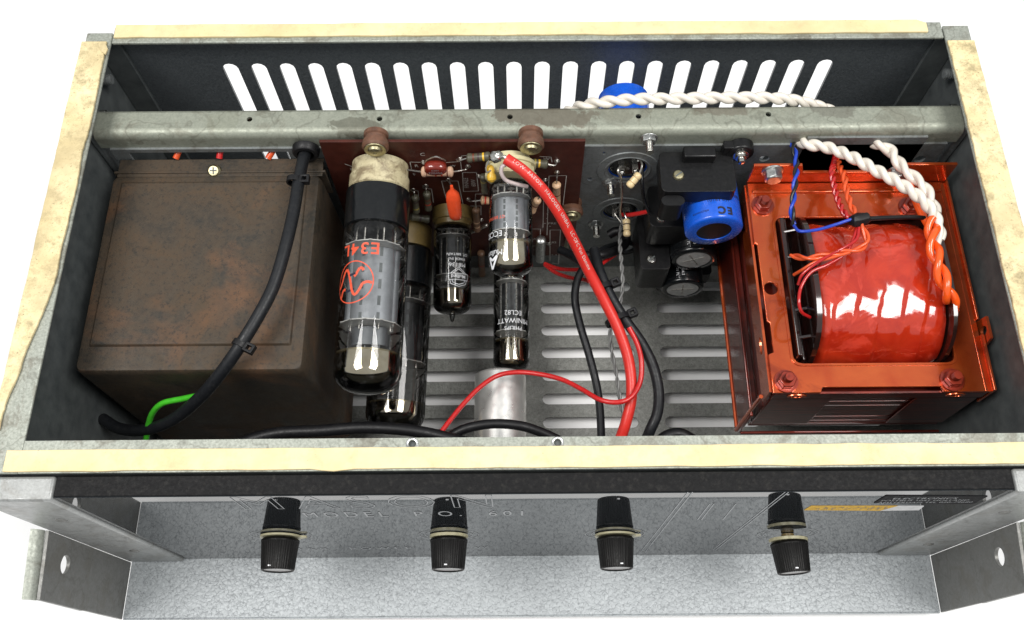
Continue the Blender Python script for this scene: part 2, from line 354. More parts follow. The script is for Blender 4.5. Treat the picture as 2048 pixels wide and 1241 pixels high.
def m_glass(name, tint=(1, 1, 1), rough=.02, f=1.0, smut=0):
    m = bpy.data.materials.new(name); m.use_nodes = True; n = m.node_tree.nodes; l = m.node_tree.links; n.remove(n['Principled BSDF'])
    tr = n.new('ShaderNodeBsdfTransparent'); tr.inputs[0].default_value = (*tint, 1); gl = n.new('ShaderNodeBsdfGlossy'); gl.inputs['Roughness'].default_value = rough
    fr = n.new('ShaderNodeFresnel'); fr.inputs[0].default_value = 1.5; mx = n.new('ShaderNodeMixShader'); out = n['Material Output']
    mul = n.new('ShaderNodeMath'); mul.operation = 'MULTIPLY'; mul.inputs[1].default_value = f; l.new(fr.outputs[0], mul.inputs[0])
    l.new(mul.outputs[0], mx.inputs[0]); l.new(tr.outputs[0], mx.inputs[1]); l.new(gl.outputs[0], mx.inputs[2]); last = mx.outputs[0]
    if smut:
        tc = n.new('ShaderNodeTexCoord'); no = n.new('ShaderNodeTexNoise'); no.inputs['Scale'].default_value = 150; no.inputs['Detail'].default_value = 6; no.inputs['Roughness'].default_value = .75
        l.new(tc.outputs['Object'], no.inputs[0]); mr = n.new('ShaderNodeMapRange'); mr.inputs[1].default_value = .5; mr.inputs[2].default_value = .8; mr.inputs[4].default_value = smut; l.new(no.outputs[0], mr.inputs[0])
        df = n.new('ShaderNodeBsdfDiffuse'); df.inputs[0].default_value = (.35, .35, .35, 1); m2 = n.new('ShaderNodeMixShader'); l.new(mr.outputs[0], m2.inputs[0]); l.new(last, m2.inputs[1]); l.new(df.outputs[0], m2.inputs[2]); last = m2.outputs[0]
    l.new(last, out.inputs[0]); return m
M['glass'] = m_glass('valve_glass', (.93, .94, .94), f=1.2, smut=.12); M['glass_dark'] = m_glass('smoked_valve_glass', (.62, .62, .62), smut=.08); M['amberglass'] = m_glass('solder_resin', (.6, .4, .2), .1)
def m_getter(name):
    t = NT(name); a = t.noise(.12, 4, .6); c = t.mix(t.ramp(a, .35, .65), (.55, .46, .32), (.72, .64, .48))
    t.set(Base_Color=c, Roughness=t.ramp(a, .3, .7, .04, .09), Metallic=1.); return t.m
M['getter'] = m_getter('getter_mirror'); M['getter_dark'] = simple('black_getter_edge', (.012, .010, .009), .08, .2, coat=.7)
M['getter_brown'] = simple('brown_getter_fringe', (.30, .25, .15), .2, .8, var=.3, scale=.15)
t = NT('white_paper_surface'); c = t.mix(t.ramp(t.noise(.008, 3), .3, .7), (.86, .86, .86), (.90, .90, .90)); t.set(Base_Color=c, Roughness=.7); M['paper'] = t.m

# ------------------------------------------------------------------ lettering
def text2d(txt, size, space=1.0, bold=0):
    cu = bpy.data.curves.new('lettering', 'FONT'); cu.body = txt; cu.size = size; cu.space_character = space; cu.resolution_u = 3; cu.offset = bold
    cu.align_x = 'CENTER'; cu.align_y = 'CENTER'
    o = bpy.data.objects.new('lettering', cu); C.objects.link(o); bpy.context.view_layer.update()
    me = o.evaluated_get(bpy.context.evaluated_depsgraph_get()).to_mesh()
    v = [(p.co.x, p.co.y) for p in me.vertices]; f = [tuple(p.vertices) for p in me.polygons]
    cnt = {}
    for q in f:
        for a, b in zip(q, q[1:] + q[:1]): k = (min(a, b), max(a, b)); cnt[k] = cnt.get(k, 0) + 1
    bd = [k for k, c_ in cnt.items() if c_ == 1]
    bpy.data.objects.remove(o); bpy.data.curves.remove(cu); return v, f, bd
def flat_text(mb, txt, size, O, a, b, space=1, sx=1, sy=1, bold=0):
    v, f, _ = text2d(txt, size, space, bold); mb.prim([Vector(O) + a * (p[0] * sx) + b * (p[1] * sy) for p in v], f)
def line2d(mb, pts, w_, O, a, b):
    O = Vector(O)
    for p, q in zip(pts, pts[1:]):
        dx, dy = q[0] - p[0], q[1] - p[1]; L = math.hypot(dx, dy) or 1; nx, ny = -dy / L * w_ / 2, dx / L * w_ / 2; ex, ey = dx / L * w_ / 2, dy / L * w_ / 2
        Q = [(p[0] - ex + nx, p[1] - ey + ny), (p[0] - ex - nx, p[1] - ey - ny), (q[0] + ex - nx, q[1] + ey - ny), (q[0] + ex + nx, q[1] + ey + ny)]
        mb.prim([O + a * x + b * y for x, y in Q], [(0, 1, 2, 3)])
def wrap(mb, v, f, A, d, r, s, ang):
    """lay flat (x,y) art on a cylinder: x runs round it, y along its axis d; ang 0 is the top"""
    A = Vector(A); d, n, _ = frame(d); w_ = d.cross(n)
    mb.prim([A + d * (s + p[1]) + (n * math.cos(p[0] / r + ang) + w_ * math.sin(p[0] / r + ang)) * r for p in v], f)
def sub(v, f, bd, wd):
    vv, ff = [], []
    for a, b in bd:
        p, q = v[a], v[b]; dx, dy = q[0] - p[0], q[1] - p[1]; L = math.hypot(dx, dy) or 1; nx, ny = -dy / L * wd / 2, dx / L * wd / 2
        k = len(vv); vv += [(p[0] + nx, p[1] + ny), (p[0] - nx, p[1] - ny), (q[0] - nx, q[1] - ny), (q[0] + nx, q[1] + ny)]; ff.append((k, k + 1, k + 2, k + 3))
    return vv, ff
def strip(pts, wd):
    return sub([tuple(p) for p in pts], None, [(i, i + 1) for i in range(len(pts) - 1)], wd)

exec_order = []
# ================================================================== THE SETTING
g = MB(); g.box(-3000, -3000, -190, 3000, 3000, -168)
o = build('white_surface', g, M['paper'], org=(0, 0, -168), kind='structure')

# ================================================================== THE CHASSIS
H = -158.
ch = thing('amplifier_chassis', 'open grey steel amplifier case with slotted back and floor seen from above', 'amplifier case', (0, 100, H))
# floor with its grid of slots
holes = []
for kx in range(-3, 3):
    for ky in range(0, 9):
        x0 = 7.8 + kx * 71.7; yc = 155.3 - ky * 14.7
        if -215 < x0 and x0 + 56.3 < 215: holes.append(slot(x0, x0 + 56.3, yc - 3.4, yc + 3.4))
g = MB().plate(rect(-218, 1.5, 218, 222), holes, 1.5, (0, 0, H - .75), X_, Y_)
build('floor', g, M['floor'], ch)
# back wall with 22 upright slots
holes = [slot((k - 10.5) * 14.87 - 4.0, (k - 10.5) * 14.87 + 4.0, -118, -22.5) for k in range(22)]
g = MB().plate(rect(-218, H, 218, -1.4), holes, 1.6, (0, 223.4, 0), X_, Z_)
build('back_wall', g, M['backwall'], ch)
g = MB().box(-207.0, 216.8, -1.6, 206.8, 226.6, .1)
build('back_rim', g, M['rim'], ch, bevel=.5)
for sx in (-1, 1):
    g = MB(); a, b = sorted((sx * 218, sx * 220)); g.box(a, 0, H, b, 224, -1.6)
    build('side_wall', g, M['inner'], ch, bevel=.4)
    g = MB(); a, b = sorted((sx * 207.4, sx * 220.4)); g.box(a, 0.3, -1.6, b, 223.5 if sx < 0 else 224.5, -.1)
    build('side_rim', g, M['rim'], ch, bevel=.6)
    # corner upright inside the back compartment
    g = MB(); a, b = sorted((sx * 205, sx * 217.8)); g.box(a, 219.5, -150, b, 221.6, -2)
    build('corner_flange', g, M['inner'], ch, bevel=.3)
    s_ = MB(); s_.cyl((sx * 219, 207, -16), (sx * 211.5, 207, -16), 2.4, 12)
    for k in range(5): s_.cyl((sx * (212 + k * 1.2), 207, -16), (sx * (212.5 + k * 1.2), 207, -16), 2.75, 12)
    build('case_screw', s_, M['part'], ch)
    s_ = MB().cyl((sx * 218.5, 192, -24), (sx * 215, 192, -24), 2.0, 12); build('case_screw', s_, M['chrome'], ch, bevel=.3)
g = MB().plate(rect(-207.2, .4, 207.2, 13.8), [circ(-49.5, 11.3, 1.55), circ(9.6, 11.3, 1.55)], 1.4, (0, 0, -1.4), X_, Y_)
build('front_rim', g, M['rim'], ch)
for x in (-49.5, 9.6):
    g = MB().lathe((x, 11.3, -.4), Z_, [(0, 1.5), (.6, 1.7), (.75, 2.2), (.5, 2.6), (.2, 2.7)], 20, caps=False); build('rivet_nut', g, M['zinc'], ch)
    g = MB().cyl((x, 11.3, -9), (x, 11.3, -2), 2.2, 12); build('rivet_nut_barrel', g, M['inner'], ch)
g = MB().box(-217.5, .4, H + 1, 217.5, 1.6, -1.6); build('front_wall', g, M['inner'], ch)
# foam strips along the rim
def foam(pts_in, pts_out, m, th=1.4):
    """strip between two polylines (mm), slightly uneven"""
    n = len(pts_in); v = []; f = []
    for i in range(n):
        hz = th * (1 + .25 * noise.noise(Vector((i * .37, pts_in[0][0] * .1, 0))))
        for (x, y), z in ((pts_in[i], .05), (pts_in[i], hz), (pts_out[i], hz), (pts_out[i], .05)): v.append((x, y, z))
    for i in range(n - 1):
        for k in range(4): f.append((i * 4 + k, i * 4 + (k + 1) % 4, (i + 1) * 4 + (k + 1) % 4, (i + 1) * 4 + k))
    f += [(3, 2, 1, 0), tuple((n - 1) * 4 + k for k in range(4))]
    return MB().prim(v, f)
def jit(s, k, a=.35): return a * noise.noise(Vector((s * .06, k * 7.3, 1.1))) + a * .5 * noise.noise(Vector((s * .35, k * 3.1, 4)))
N_ = 90
xs = [-213 + 426 * i / N_ for i in range(N_ + 1)]
def bumpy(x, c, w_, h): return h * math.exp(-((x - c) / w_) ** 2)
build('foam_strip', foam([(x, .9 + jit(x, 1) - bumpy(x, -81, 6, 1.1)) for x in xs], [(x, 9.7 + jit(x, 2)) for x in xs][::1], M['foam']), M['foam'], ch, bevel=.3, label='clean cream foam strip along the front rim')
xs2 = [-206 + 405 * i / N_ for i in range(N_ + 1)]
build('foam_strip', foam([(x, 219.4 + jit(x, 3)) for x in xs2], [(x + (5 if i == N_ else 0) * 0, 227.2 + jit(x, 4) * .6 - (2.2 if i == N_ else 0)) for i, x in enumerate(xs2)], M['foam']), M['foam'], ch, bevel=.3, label='cream foam strip along the back rim')
ys = [18 + 199 * i / N_ for i in range(N_ + 1)]
def lin_(y):      # inner edge of the left strip: it has worked outwards near the front
    e = -208.6
    if y < 92: e -= 9.5 * min(1, (92 - y) / 62) ** 1.3
    return e + jit(y, 5, .7)
build('foam_strip', foam([(lin_(y), y) for y in ys], [(-221.3 + jit(y, 6, .3), y) for y in ys], M['foam_dirty']), M['foam_dirty'], ch, bevel=.3, label='soiled foam strip on the left rim, tapering where it came loose')
ys = [2 + 212 * i / N_ for i in range(N_ + 1)]
build('foam_strip', foam([(207.6 + jit(y, 7, .8), y) for y in ys], [(220.8 + jit(y, 8, .3), y) for y in ys], M['foam_dirty']), M['foam_dirty'], ch, bevel=.3, label='torn and soiled foam strip on the right rim')
# curled flap at the rear left end of the foam
g = MB(); P_ = [U(600, 250, z=2), U(614, 256, z=3), U(627, 290, z=4.2), U(612, 316, z=2.5), U(590, 300, z=1.6), U(578, 268, z=1.8)]
P_ = [U((a) / 2.926, (b) / 2.926, z=c) for a, b, c in ((596, 248, 2), (616, 254, 3), (630, 286, 4.2), (616, 318, 3), (592, 302, 1.8), (577, 268, 1.8))]
g.prim(P_ + [p - Z_ * .8 for p in P_], [(0, 1, 2, 3, 4, 5), (11, 10, 9, 8, 7, 6)] + [(i, i + 6, (i + 1) % 6 + 6, (i + 1) % 6) for i in range(6)])
build('foam_flap', g, M['foam_dirty'], ch)

# rail and partition
YR = 170.5; ZR = -12.
prof = [(YR + 15, ZR - 10), (YR + 15, ZR - 1.5), (YR + 14.2, ZR - .4), (YR + 13, ZR)]
for i in range(0, 7):
    a = R(90 + 15 * i); prof.append((YR + 4 + 4 * math.cos(a), ZR - 4 + 4 * math.sin(a)))
prof += [(YR, ZR - 11)]
# flat top with the screw holes, then the folded edges
tops = [U(x, y, z=ZR) for x, y in ((499, 239), (759, 238), (1020, 234), (1277, 233), (1537, 229))]
g = MB().plate(rect(-213.5, YR + 4, 213.5, YR + 13), [circ(p.x, p.y, 1.45, 12) for p in tops], 1.2, (0, 0, ZR - 1.2), X_, Y_)
def sheet(g, pr_, x0, x1, th=1.2):
    v = []; n = len(pr_)
    for i, (y, z) in enumerate(pr_):
        y0, z0 = pr_[max(i - 1, 0)]; y1, z1 = pr_[min(i + 1, n - 1)]; L = math.hypot(y1 - y0, z1 - z0); ny, nz = (z1 - z0) / L, -(y1 - y0) / L
        for x in (x0, x1): v += [(x, y, z), (x, y - ny * th * -1, z - nz * th * -1)]
    f = []
    for i in range(n - 1):
        a = i * 4; b = a + 4
        f += [(a, b, b + 2, a + 2), (a + 1, a + 3, b + 3, b + 1), (a, a + 1, b + 1, b), (a + 2, b + 2, b + 3, a + 3)]
    f += [(0, 2, 3, 1), (n * 4 - 4, n * 4 - 3, n * 4 - 1, n * 4 - 2)]
    return g.prim(v, f)
sheet(g, prof[4:], -213.5, 213.5, -1.2); sheet(g, prof[:4], -213.5, 213.5, -1.2)
build('cross_rail', g, M['rail'], ch)
for sx in (-1, 1):     # end tabs of the rail
    g = MB(); a, b = sorted((sx * 213.7, sx * 217.8)); g.box(a, YR + 1.5, ZR - 60, b, YR + 14, ZR - .6); build('rail_end', g, M['part'], ch, bevel=1.2)
O_ = (0, YR, 0)
def pz(px, py): p = U(px, py, y=YR); return p.x, p.z
h1 = pz(1255, 335); h2 = pz(1240, 420); h3 = pz(1250, 490)
smallh = [pz(*p) + (r,) for p, r in (((1180, 355), 1.5), ((1208, 303), 1.1), ((1218, 312), 1), ((1838, 315), 3.0), ((1528, 314), 2.6))]
holes = [circ(*h1, 10.2, 28), circ(*h2, 9.6, 28), circ(h3[0], h3[1], 6.5, 20), rect(-201, -62, -121, -25.5), rect(137.5, -62, 197, -17)] + [circ(a, b, r, 12) for a, b, r in smallh]
g = MB().plate(rect(-209, H + 1, 209, ZR - 10.8), holes, 1.2, O_, X_, Z_)
# orientation: a x b points to -Y, so the sheet sits just in front of YR
build('partition_wall', g, M['part'], ch)
for (x, z), r in ((h1, 10.6), (h2, 10.0)):
    g = MB().lathe((x, YR - 1.2, z), -Y_, [(0, r + 5.5), (.5, r + 5.2), (.5, r + 1.6), (.9, r + 1.2), (.3, r)], 36, caps=False)
    build('hole_collar', g, M['part'], ch)
def hexnut(g, A, d, r, h): g.lathe(A, d, [(0, r), (h, r)], 6)
def bolt_nut(px, py, L=9, r=1.9):
    p = U(px, py, y=YR - 3)
    g = MB(); hexnut(g, (p.x, YR - 1.3, p.z), -Y_, r * 1.9, 2.6); g.lathe((p.x, YR - 1.2, p.z), -Y_, [(0, r * 2.4), (.7, r * 2.3)], 20)
    b = build('nut', g, M['zinc'], ch, bevel=.25)
    g = MB(); pr_ = []
    for k in range(int(L / .4)): pr_.append((k * .4, r if k % 2 else r * .84))
    g.lathe((p.x, YR - 1.2, p.z), -Y_, pr_, 16); build('bolt', g, M['chrome'], ch)
bolt_nut(1298, 283); bolt_nut(1221, 370); bolt_nut(1192, 453)
# grommet where the mains lead comes through
gc = U(612, 303, y=YR - 3)
g = MB().lathe((gc.x, YR - 1.2, gc.z), -Y_, [(0, 6.8), (3.2, 6.6), (4.0, 5.9), (4.2, 4.2), (0, 4.0)], 28, caps=False); build('grommet', g, M['rubber'], ch)
gg = MB().lathe((h3[0], YR - 1.2, h3[1]), -Y_, [(0, 7.4), (1.4, 7.4), (2.0, 6.8), (1.8, 5.2), (0, 5.0)], 24, caps=False); build('grommet', gg, M['rubber'], ch)

# front: brackets, tray and acrylic panel
YP = -9.3
shelf = MB().plate(rect(-221.4, -40.6, 221.4, -1.5), [], 1.5, (0, 0, H - 1.5), X_, Y_); shelf.box(-221.4, -41.4, H - 2.4, 221.4, -40.6, H - .3)
build('front_tray', shelf, M['hammer'], ch, bevel=.35)
for sx in (-1, 1):
    a, b = sorted((sx * 192, sx * 222.6))
    g = MB().box(a, -10.8, H + .4, b, -.6, -.4); build('front_upright', g, M['bracket'], ch, bevel=1.3, seg=3)
    # handle cheek standing forward of the upright
    O2 = Vector((sx * 222.4, 0, 0)); ax = Y_ * 1.0
    g = MB().plate([(-41.5, -108), (-11.2, -108), (-11.2, -60), (-41.2, -64)], [circ(-23.3, -81.3, 4.4, 24)], 1.8 * (1 if sx < 0 else -1), O2, Y_, Z_)
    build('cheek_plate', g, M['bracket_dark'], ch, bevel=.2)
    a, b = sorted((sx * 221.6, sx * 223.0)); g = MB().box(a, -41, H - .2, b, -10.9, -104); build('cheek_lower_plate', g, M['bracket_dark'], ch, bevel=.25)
    n_ = 8; v = []; f = []                       # rolled outer lip
    for i in range(n_ + 1):
        an = R(90 * i / n_)
        for (yy, dz) in ((-11.2, 0), (-41.3, -4.6)):
            for rr in (4.5, 3.3): v.append((sx * (222.4 + 4.5 - rr * math.cos(an)), yy, -60 + dz + rr * math.sin(an)))
    for i in range(n_):
        k = i * 4; f += [(k, k + 4, k + 6, k + 2), (k + 1, k + 3, k + 7, k + 5), (k, k + 1, k + 5, k + 4), (k + 2, k + 6, k + 7, k + 3)]
    f += [(0, 2, 3, 1), (n_ * 4, n_ * 4 + 1, n_ * 4 + 3, n_ * 4 + 2)]
    g = MB().prim(v, f)
    build('cheek_lip', g, M['rim'], ch)
    for zz in (-38, -120):
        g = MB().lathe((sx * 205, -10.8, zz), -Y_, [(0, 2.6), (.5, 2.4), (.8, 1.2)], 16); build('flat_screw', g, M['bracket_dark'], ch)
fp = thing('front_panel', 'glossy black acrylic control panel below the front rim, printed with white lettering', 'control panel', (0, YP, H))
g = MB().box(-191.8, YP + .5, H + .2, 191.8, -.7, -1.2); build('panel_core', g, M['panel_edge'], fp, bevel=.3)
g = MB().box(-191.7, YP, H + .2, 191.7, YP + .45, -1.5); build('panel_face', g, M['panel'], fp)
PF = Vector((0, YP - .12, 0))
g = MB()
def ppx(px, py): p = U(px, py, y=YP - .12); return p.x, p.z
x0, z0 = ppx(729, 1007); v, f, bd = text2d('MASON', 1.0, 1.35)
wx = max(p[0] for p in v) - min(p[0] for p in v); hy = max(p[1] for p in v) - min(p[1] for p in v)
xa, _ = ppx(475, 1007); xb, _ = ppx(985, 1007); _, za = ppx(800, 994); _, zb = ppx(800, 1018)
v2 = [(p[0] * (xb - xa) / wx + (xa + xb) / 2, p[1] * (za - zb) / hy + (za + zb) / 2) for p in v]
vv, ff = sub(v2, None, bd, .45); g.prim([PF + X_ * a + Z_ * b for a, b in vv], ff); build('lettering', g, M['panel_print'], fp); g = MB()
flat_text(g, 'MODEL  P.O.  601', 10, PF + X_ * ppx(830, 1029)[0] + Z_ * ppx(830, 1029)[1], X_, Z_, 1.5, .85, 1.5); build('lettering', g, M['panel_print'], fp); g = MB()
flat_text(g, 'MAX  POWER  100 W', 8, PF + X_ * ppx(780, 1097)[0] + Z_ * ppx(780, 1097)[1], X_, Z_, 1.6, .9, 1.2); build('lettering', g, M['panel_print'], fp); g = MB()
for a, b, c_, d_ in ((1385, 977, 1290, 1105), (1376, 977, 1281, 1105), (1577, 977, 1432, 1100), (1570, 977, 1426, 1100), (1420, 1008, 1395, 1040), (1428, 1008, 1403, 1040), (1472, 1008, 1446, 1040)):
    line2d(g, [ppx(a, max(b, 985)), ppx(c_, d_)], .5, PF, X_, Z_)
KN = [(562, 1071), (898, 1070), (1230, 1068), (1575, 1068)]
kx = [ppx(a, b) for a, b in KN]
build('stripe_print', g, M['panel_print'], fp); g = MB()
for (x, z) in kx[:4]:
    for r in (11.5, 14.5): v, f = strip([(x + r * math.cos(2 * math.pi * i / 40), z + r * math.sin(2 * math.pi * i / 40)) for i in range(41)], .35); g = MB().prim([PF + X_ * a + Z_ * b for a, b in v], f); build('dial_ring_print', g, M['panel_print'], fp)
# paper stickers and the maker's plate on the panel
q = [ppx(*p) for p in ((1608, 1021), (1622, 1012.5), (1795, 1012.5), (1760, 1022))]
g = MB().plate(q, [], .15, (0, YP, 0), X_, Z_); build('yellow_sticker', g, M['yellow_sticker'], fp)
q = [ppx(*p) for p in ((1761, 1022), (1796, 1012.5), (1848, 1012.5), (1838, 1021))]
g = MB().plate(q, [], .15, (0, YP, 0), X_, Z_); build('white_sticker', g, M['white_sticker'], fp)
g = MB(); random.seed(3)
xx, _ = ppx(1632, 1017); zt = ppx(1700, 1017)[1]; pts = []
for i in range(90): pts.append((xx + i * .36, zt + random.uniform(-3.4, 3.4) * (1 if i % 8 else .1)))
for i in range(0, 88, 9): line2d(g, pts[i:i + 7], .22, PF - Y_ * .06, X_, Z_)
build('handwriting', g, M['band_dark'], fp)
q = [ppx(*p) for p in ((1748, 1006), (1772, 991.5), (1890, 992), (1975, 993), (1945, 1008))]
g = MB().plate(q, [], .3, (0, YP, 0), X_, Z_); build('maker_plate', g, M['plate_label'], fp)
g = MB()
for i, (tx, yy) in enumerate((('ELECTRONICS', 996), ('POSTBUS 1041 HOLLAND', 1000), ('AMSTERDAM TEL 020-79680', 1004))):
    a = ppx(1850, yy); flat_text(g, tx, 3.1 if i else 4, PF - Y_ * .3 + X_ * a[0] + Z_ * a[1], X_, Z_, 1.05)
build('plate_lettering', g, M['panel_print'], fp)

# ------------------------------------------------------------------ knobs
def knob(x, z, label, tilt=0, off=0, cream='skirt'):
    k = thing('control_knob', label, 'knob', (x, YP, z), 'fluted knobs on the front panel')
    d = Vector((math.sin(R(tilt)), -1, 0)).normalized(); A = Vector((x, YP - .3 - off, z))
    if off: g = MB().cyl(A + Y_ * off, A, 3.1, 20); build('shaft', g, M['socket_brown'], k)
    n = 192
    g = MB().lathe(A + d * 1.6, d, [(0, 8.3), (.8, 9.1), (1.6, 9.1), (2.0, 8.9), (14.2, 7.9), (14.8, 7.7), (15.0, 7.3), (14.6, 6.9), (14.0, 6.7), (14.0, .1)], n,
                   rad=lambda a, t: 1 - .03 * (1 if (t > 1.8 and t < 14.4 and math.sin(a * 48) > 0) else 0))
    build('knob_body', g, M['knob'], k, sharp=50)
    g = MB().lathe(A + d * 15.6, d, [(0, 6.6), (.4, 6.6)], 40); build('cap_insert', g, M['capdisc'], k)
    if cream == 'skirt':
        g = MB(); pts = [(9.7 * math.cos(R(a)), 9.7 * math.sin(R(a))) for a in range(-200, 60, 10)] + [(13.5, 9.4), (12.5, 11.5)] + [(6 * math.cos(R(a)), 6 * math.sin(R(a))) for a in (100, 130)]
        pts = [(9.8 * math.cos(R(a)), 9.8 * math.sin(R(a))) for a in range(10, 350, 10)]; pts.append((12.5, -1)); pts.append((12.5, 1.2))
        g.plate(pts, [], .9, A + d * .2, X_, Z_)
    else:
        g = MB(); pts = [(9.3 * math.cos(R(a)), 9.3 * math.sin(R(a))) for a in range(0, 200, 12)] + [(-4, -3), (1, -5), (6, -2)]
        g.plate(pts, [], 1.4, A + d * .1, X_, Z_)
    build('pointer_skirt', g, M['cream_skirt'], k)
    pa = R(25 * math.sin(x)); g = MB().obox(A + d * 15.0 + (Z_ * math.cos(pa) + X_ * math.sin(pa)) * 7.2, X_, Y_, Z_, .7, .3, .8); build('pointer_mark', g, M['print_white'], k)
knob(*kx[0], 'black fluted knob at the left end of the panel, cream skirt showing on its left')
knob(*kx[1], 'black fluted knob under the silver can, second from the left', cream='chip')
knob(*kx[2], 'black fluted knob with thin cream pointer ring, third from the left')
knob(*kx[3], 'tilted black fluted knob pulled off its skirt, nearest the yellow sticker', 3, 2.2, 'chip')
# ================================================================== INSIDE: CIRCUIT BOARD
YB = 164.0                                  # board front face
def B(px, py, off=0): return U(px, py, y=YB - off)
tl = B(638, 285); tr = B(1171, 283); br = B(1163, 440)
bd_ = thing('circuit_board', 'maroon fibre circuit board with white print hanging behind the valves', 'circuit board', (-40, YB, -128))
pl_ = [(tl.x, -131), (24.5, -131), (25.5, -112), (tr.x, -98), (tr.x, tr.z), (tl.x, tl.z)]
g = MB().plate(pl_, [], 1.6, (0, YB + 1.6, 0), X_, Z_); build('board', g, M['board'], bd_, bevel=.15)
# rubber mounts
def mount(px, py, big=1):
    p = U(px, py, y=YB - 6)
    g = MB().lathe((p.x, YR - 1.3, p.z), -Y_, [(0, 5.2), (.6, 6.0), (2.6, 6.0), (3.2, 5.2), (4.6, 5.1), (5.4, 6.2), (8.4, 6.5), (9.6, 5.6), (9.7, 2)], 32)
    m = build('rubber_mount', g, M['brown_rubber'], bd_)
    g = MB().lathe((p.x, YR - 11, p.z), -Y_, [(0, 5.3), (.5, 5.2), (.5, 3.6), (1.6, 3.0), (2.1, 1.6), (2.2, .9), (1.6, .8)], 28); build('screw', g, M['brass_screw'], m)
mount(750, 305); mount(1062, 302); mount(1143, 437)
PS = Vector((0, YB - .15, 0))
def silk(paths, w_=.38):
    g = MB()
    for p in paths: line2d(g, [(B(*q).x, B(*q).z) for q in p], w_, PS, X_, Z_)
    return g
g = silk([[(852, 325), (820, 324), (823, 338)], [(893, 325), (921, 323), (923, 338)], [(882, 410), (895, 407), (883, 362), (916, 362), (927, 412)],
          [(925, 345), (953, 345), (957, 382), (927, 383), (925, 345)], [(923, 318), (923, 312), (980, 306)],
          [(951, 404), (951, 388), (975, 388)], [(1094, 470), (1098, 352), (1133, 351), (1125, 420)], [(1058, 458), (1081, 458), (1080, 492), (1065, 492)],
          [(1100, 522), (1100, 460), (1121, 460), (1117, 528), (1104, 526)], [(940, 430), (941, 412), (962, 412), (962, 430)], [(821, 380), (836, 382), (838, 400)], [(846, 376), (863, 378), (867, 405)],
          [(1088, 360), (1086, 455)], [(1080, 313), (1102, 314), (1104, 324)], [(690, 328), (704, 333)], [(1068, 500), (1086, 500)]])
build('printed_outline', g, M['silk'], bd_, kind='stuff')
def btext(txt, px, py, size, rot=0):
    g = MB(); v, f, _ = text2d(txt, size); c_, s_ = math.cos(rot), math.sin(rot); p = B(px, py)
    g.prim([PS + X_ * (p.x + a * c_ - b * s_) + Z_ * (p.z + a * s_ + b * c_) for a, b in v], f); build('lettering', g, M['silk'], bd_)
btext('C', 845, 309, 3.6); btext('R', 833, 332, 3.4); btext('W', 906, 332, 2.6); btext('F', 829, 349, 3.2, .3); btext('FINALE', 933, 366, 3.2, math.pi / 2); btext('60W', 947, 366, 3.4, math.pi / 2)
btext('W', 1093, 318, 3.2); btext('- E', 1098, 330, 3.0, -.25); btext('?', 1095, 427, 4.5); btext('4', 1094, 437, 2.4); btext('+ PRE', 1100, 447, 3.0); btext('82', 1108, 485, 3.0); btext('+ 4', 1108, 510, 2.6); btext('+', 1100, 453, 2.6); btext('P', 703, 339, 2.6)
btext('A2', 1072, 478, 2.8); btext('P', 846, 322, 2.2); btext('2', 846, 373, 2.2)
def pad(px, py, r=1.5, solder=True):
    p = B(px, py); g = MB().lathe((p.x, YB, p.z), -Y_, [(0, r), (.35, r * .95), (.35, r * .55), (0, r * .5)], 16, caps=False)
    if solder: g.lathe((p.x, YB, p.z), -Y_, [(0, r * .7), (.8, r * .5), (1.3, .2)], 10)
    build('eyelet', g, M['lead'], bd_)
for q in ((808, 335), (808, 349, 2.0, False), (936, 333), (847, 325), (921, 318), (897, 360), (826, 380), (852, 372), (937, 399), (941, 425), (1114, 345), (1092, 400), (1114, 322), (705, 351), (1090, 360), (962, 440), (1098, 488), (958, 352)): pad(*q)
def resistor(P, Q, r, body, bands, parent, ends=(), waist=.86, label=None, leadr=.42):
    P, Q = Vector(P), Vector(Q); d = (Q - P); L = d.length
    e = min(2.2, L * .22)
    pr_ = [(0, r * .35), (.3, r * .75), (e * .45, r), (e, r), (e * 1.3, r * waist), (L - e * 1.3, r * waist), (L - e, r), (L - e * .45, r), (L - .3, r * .75), (L, r * .35)]
    b = build('resistor', MB().lathe(P, d, pr_, 20), body, parent, label=label)
    for t, m in bands:
        rr = r * (1.02 if t * L < e or t * L > L - e else waist * 1.03); g = MB().lathe(P + d.normalized() * (t * L - .45), d, [(0, rr * .99), (0, rr), (.9, rr), (.9, rr * .99)], 20, caps=False); build('band', g, m, b)
    for pts in ends: build('lead', MB().tube(spline([Vector(p) for p in pts], 5), leadr, 6), M['lead'], b)
    return b
MB_, MR, MD, MG = M['band_brown'], M['band_red'], M['band_dark'], M['band_gold']
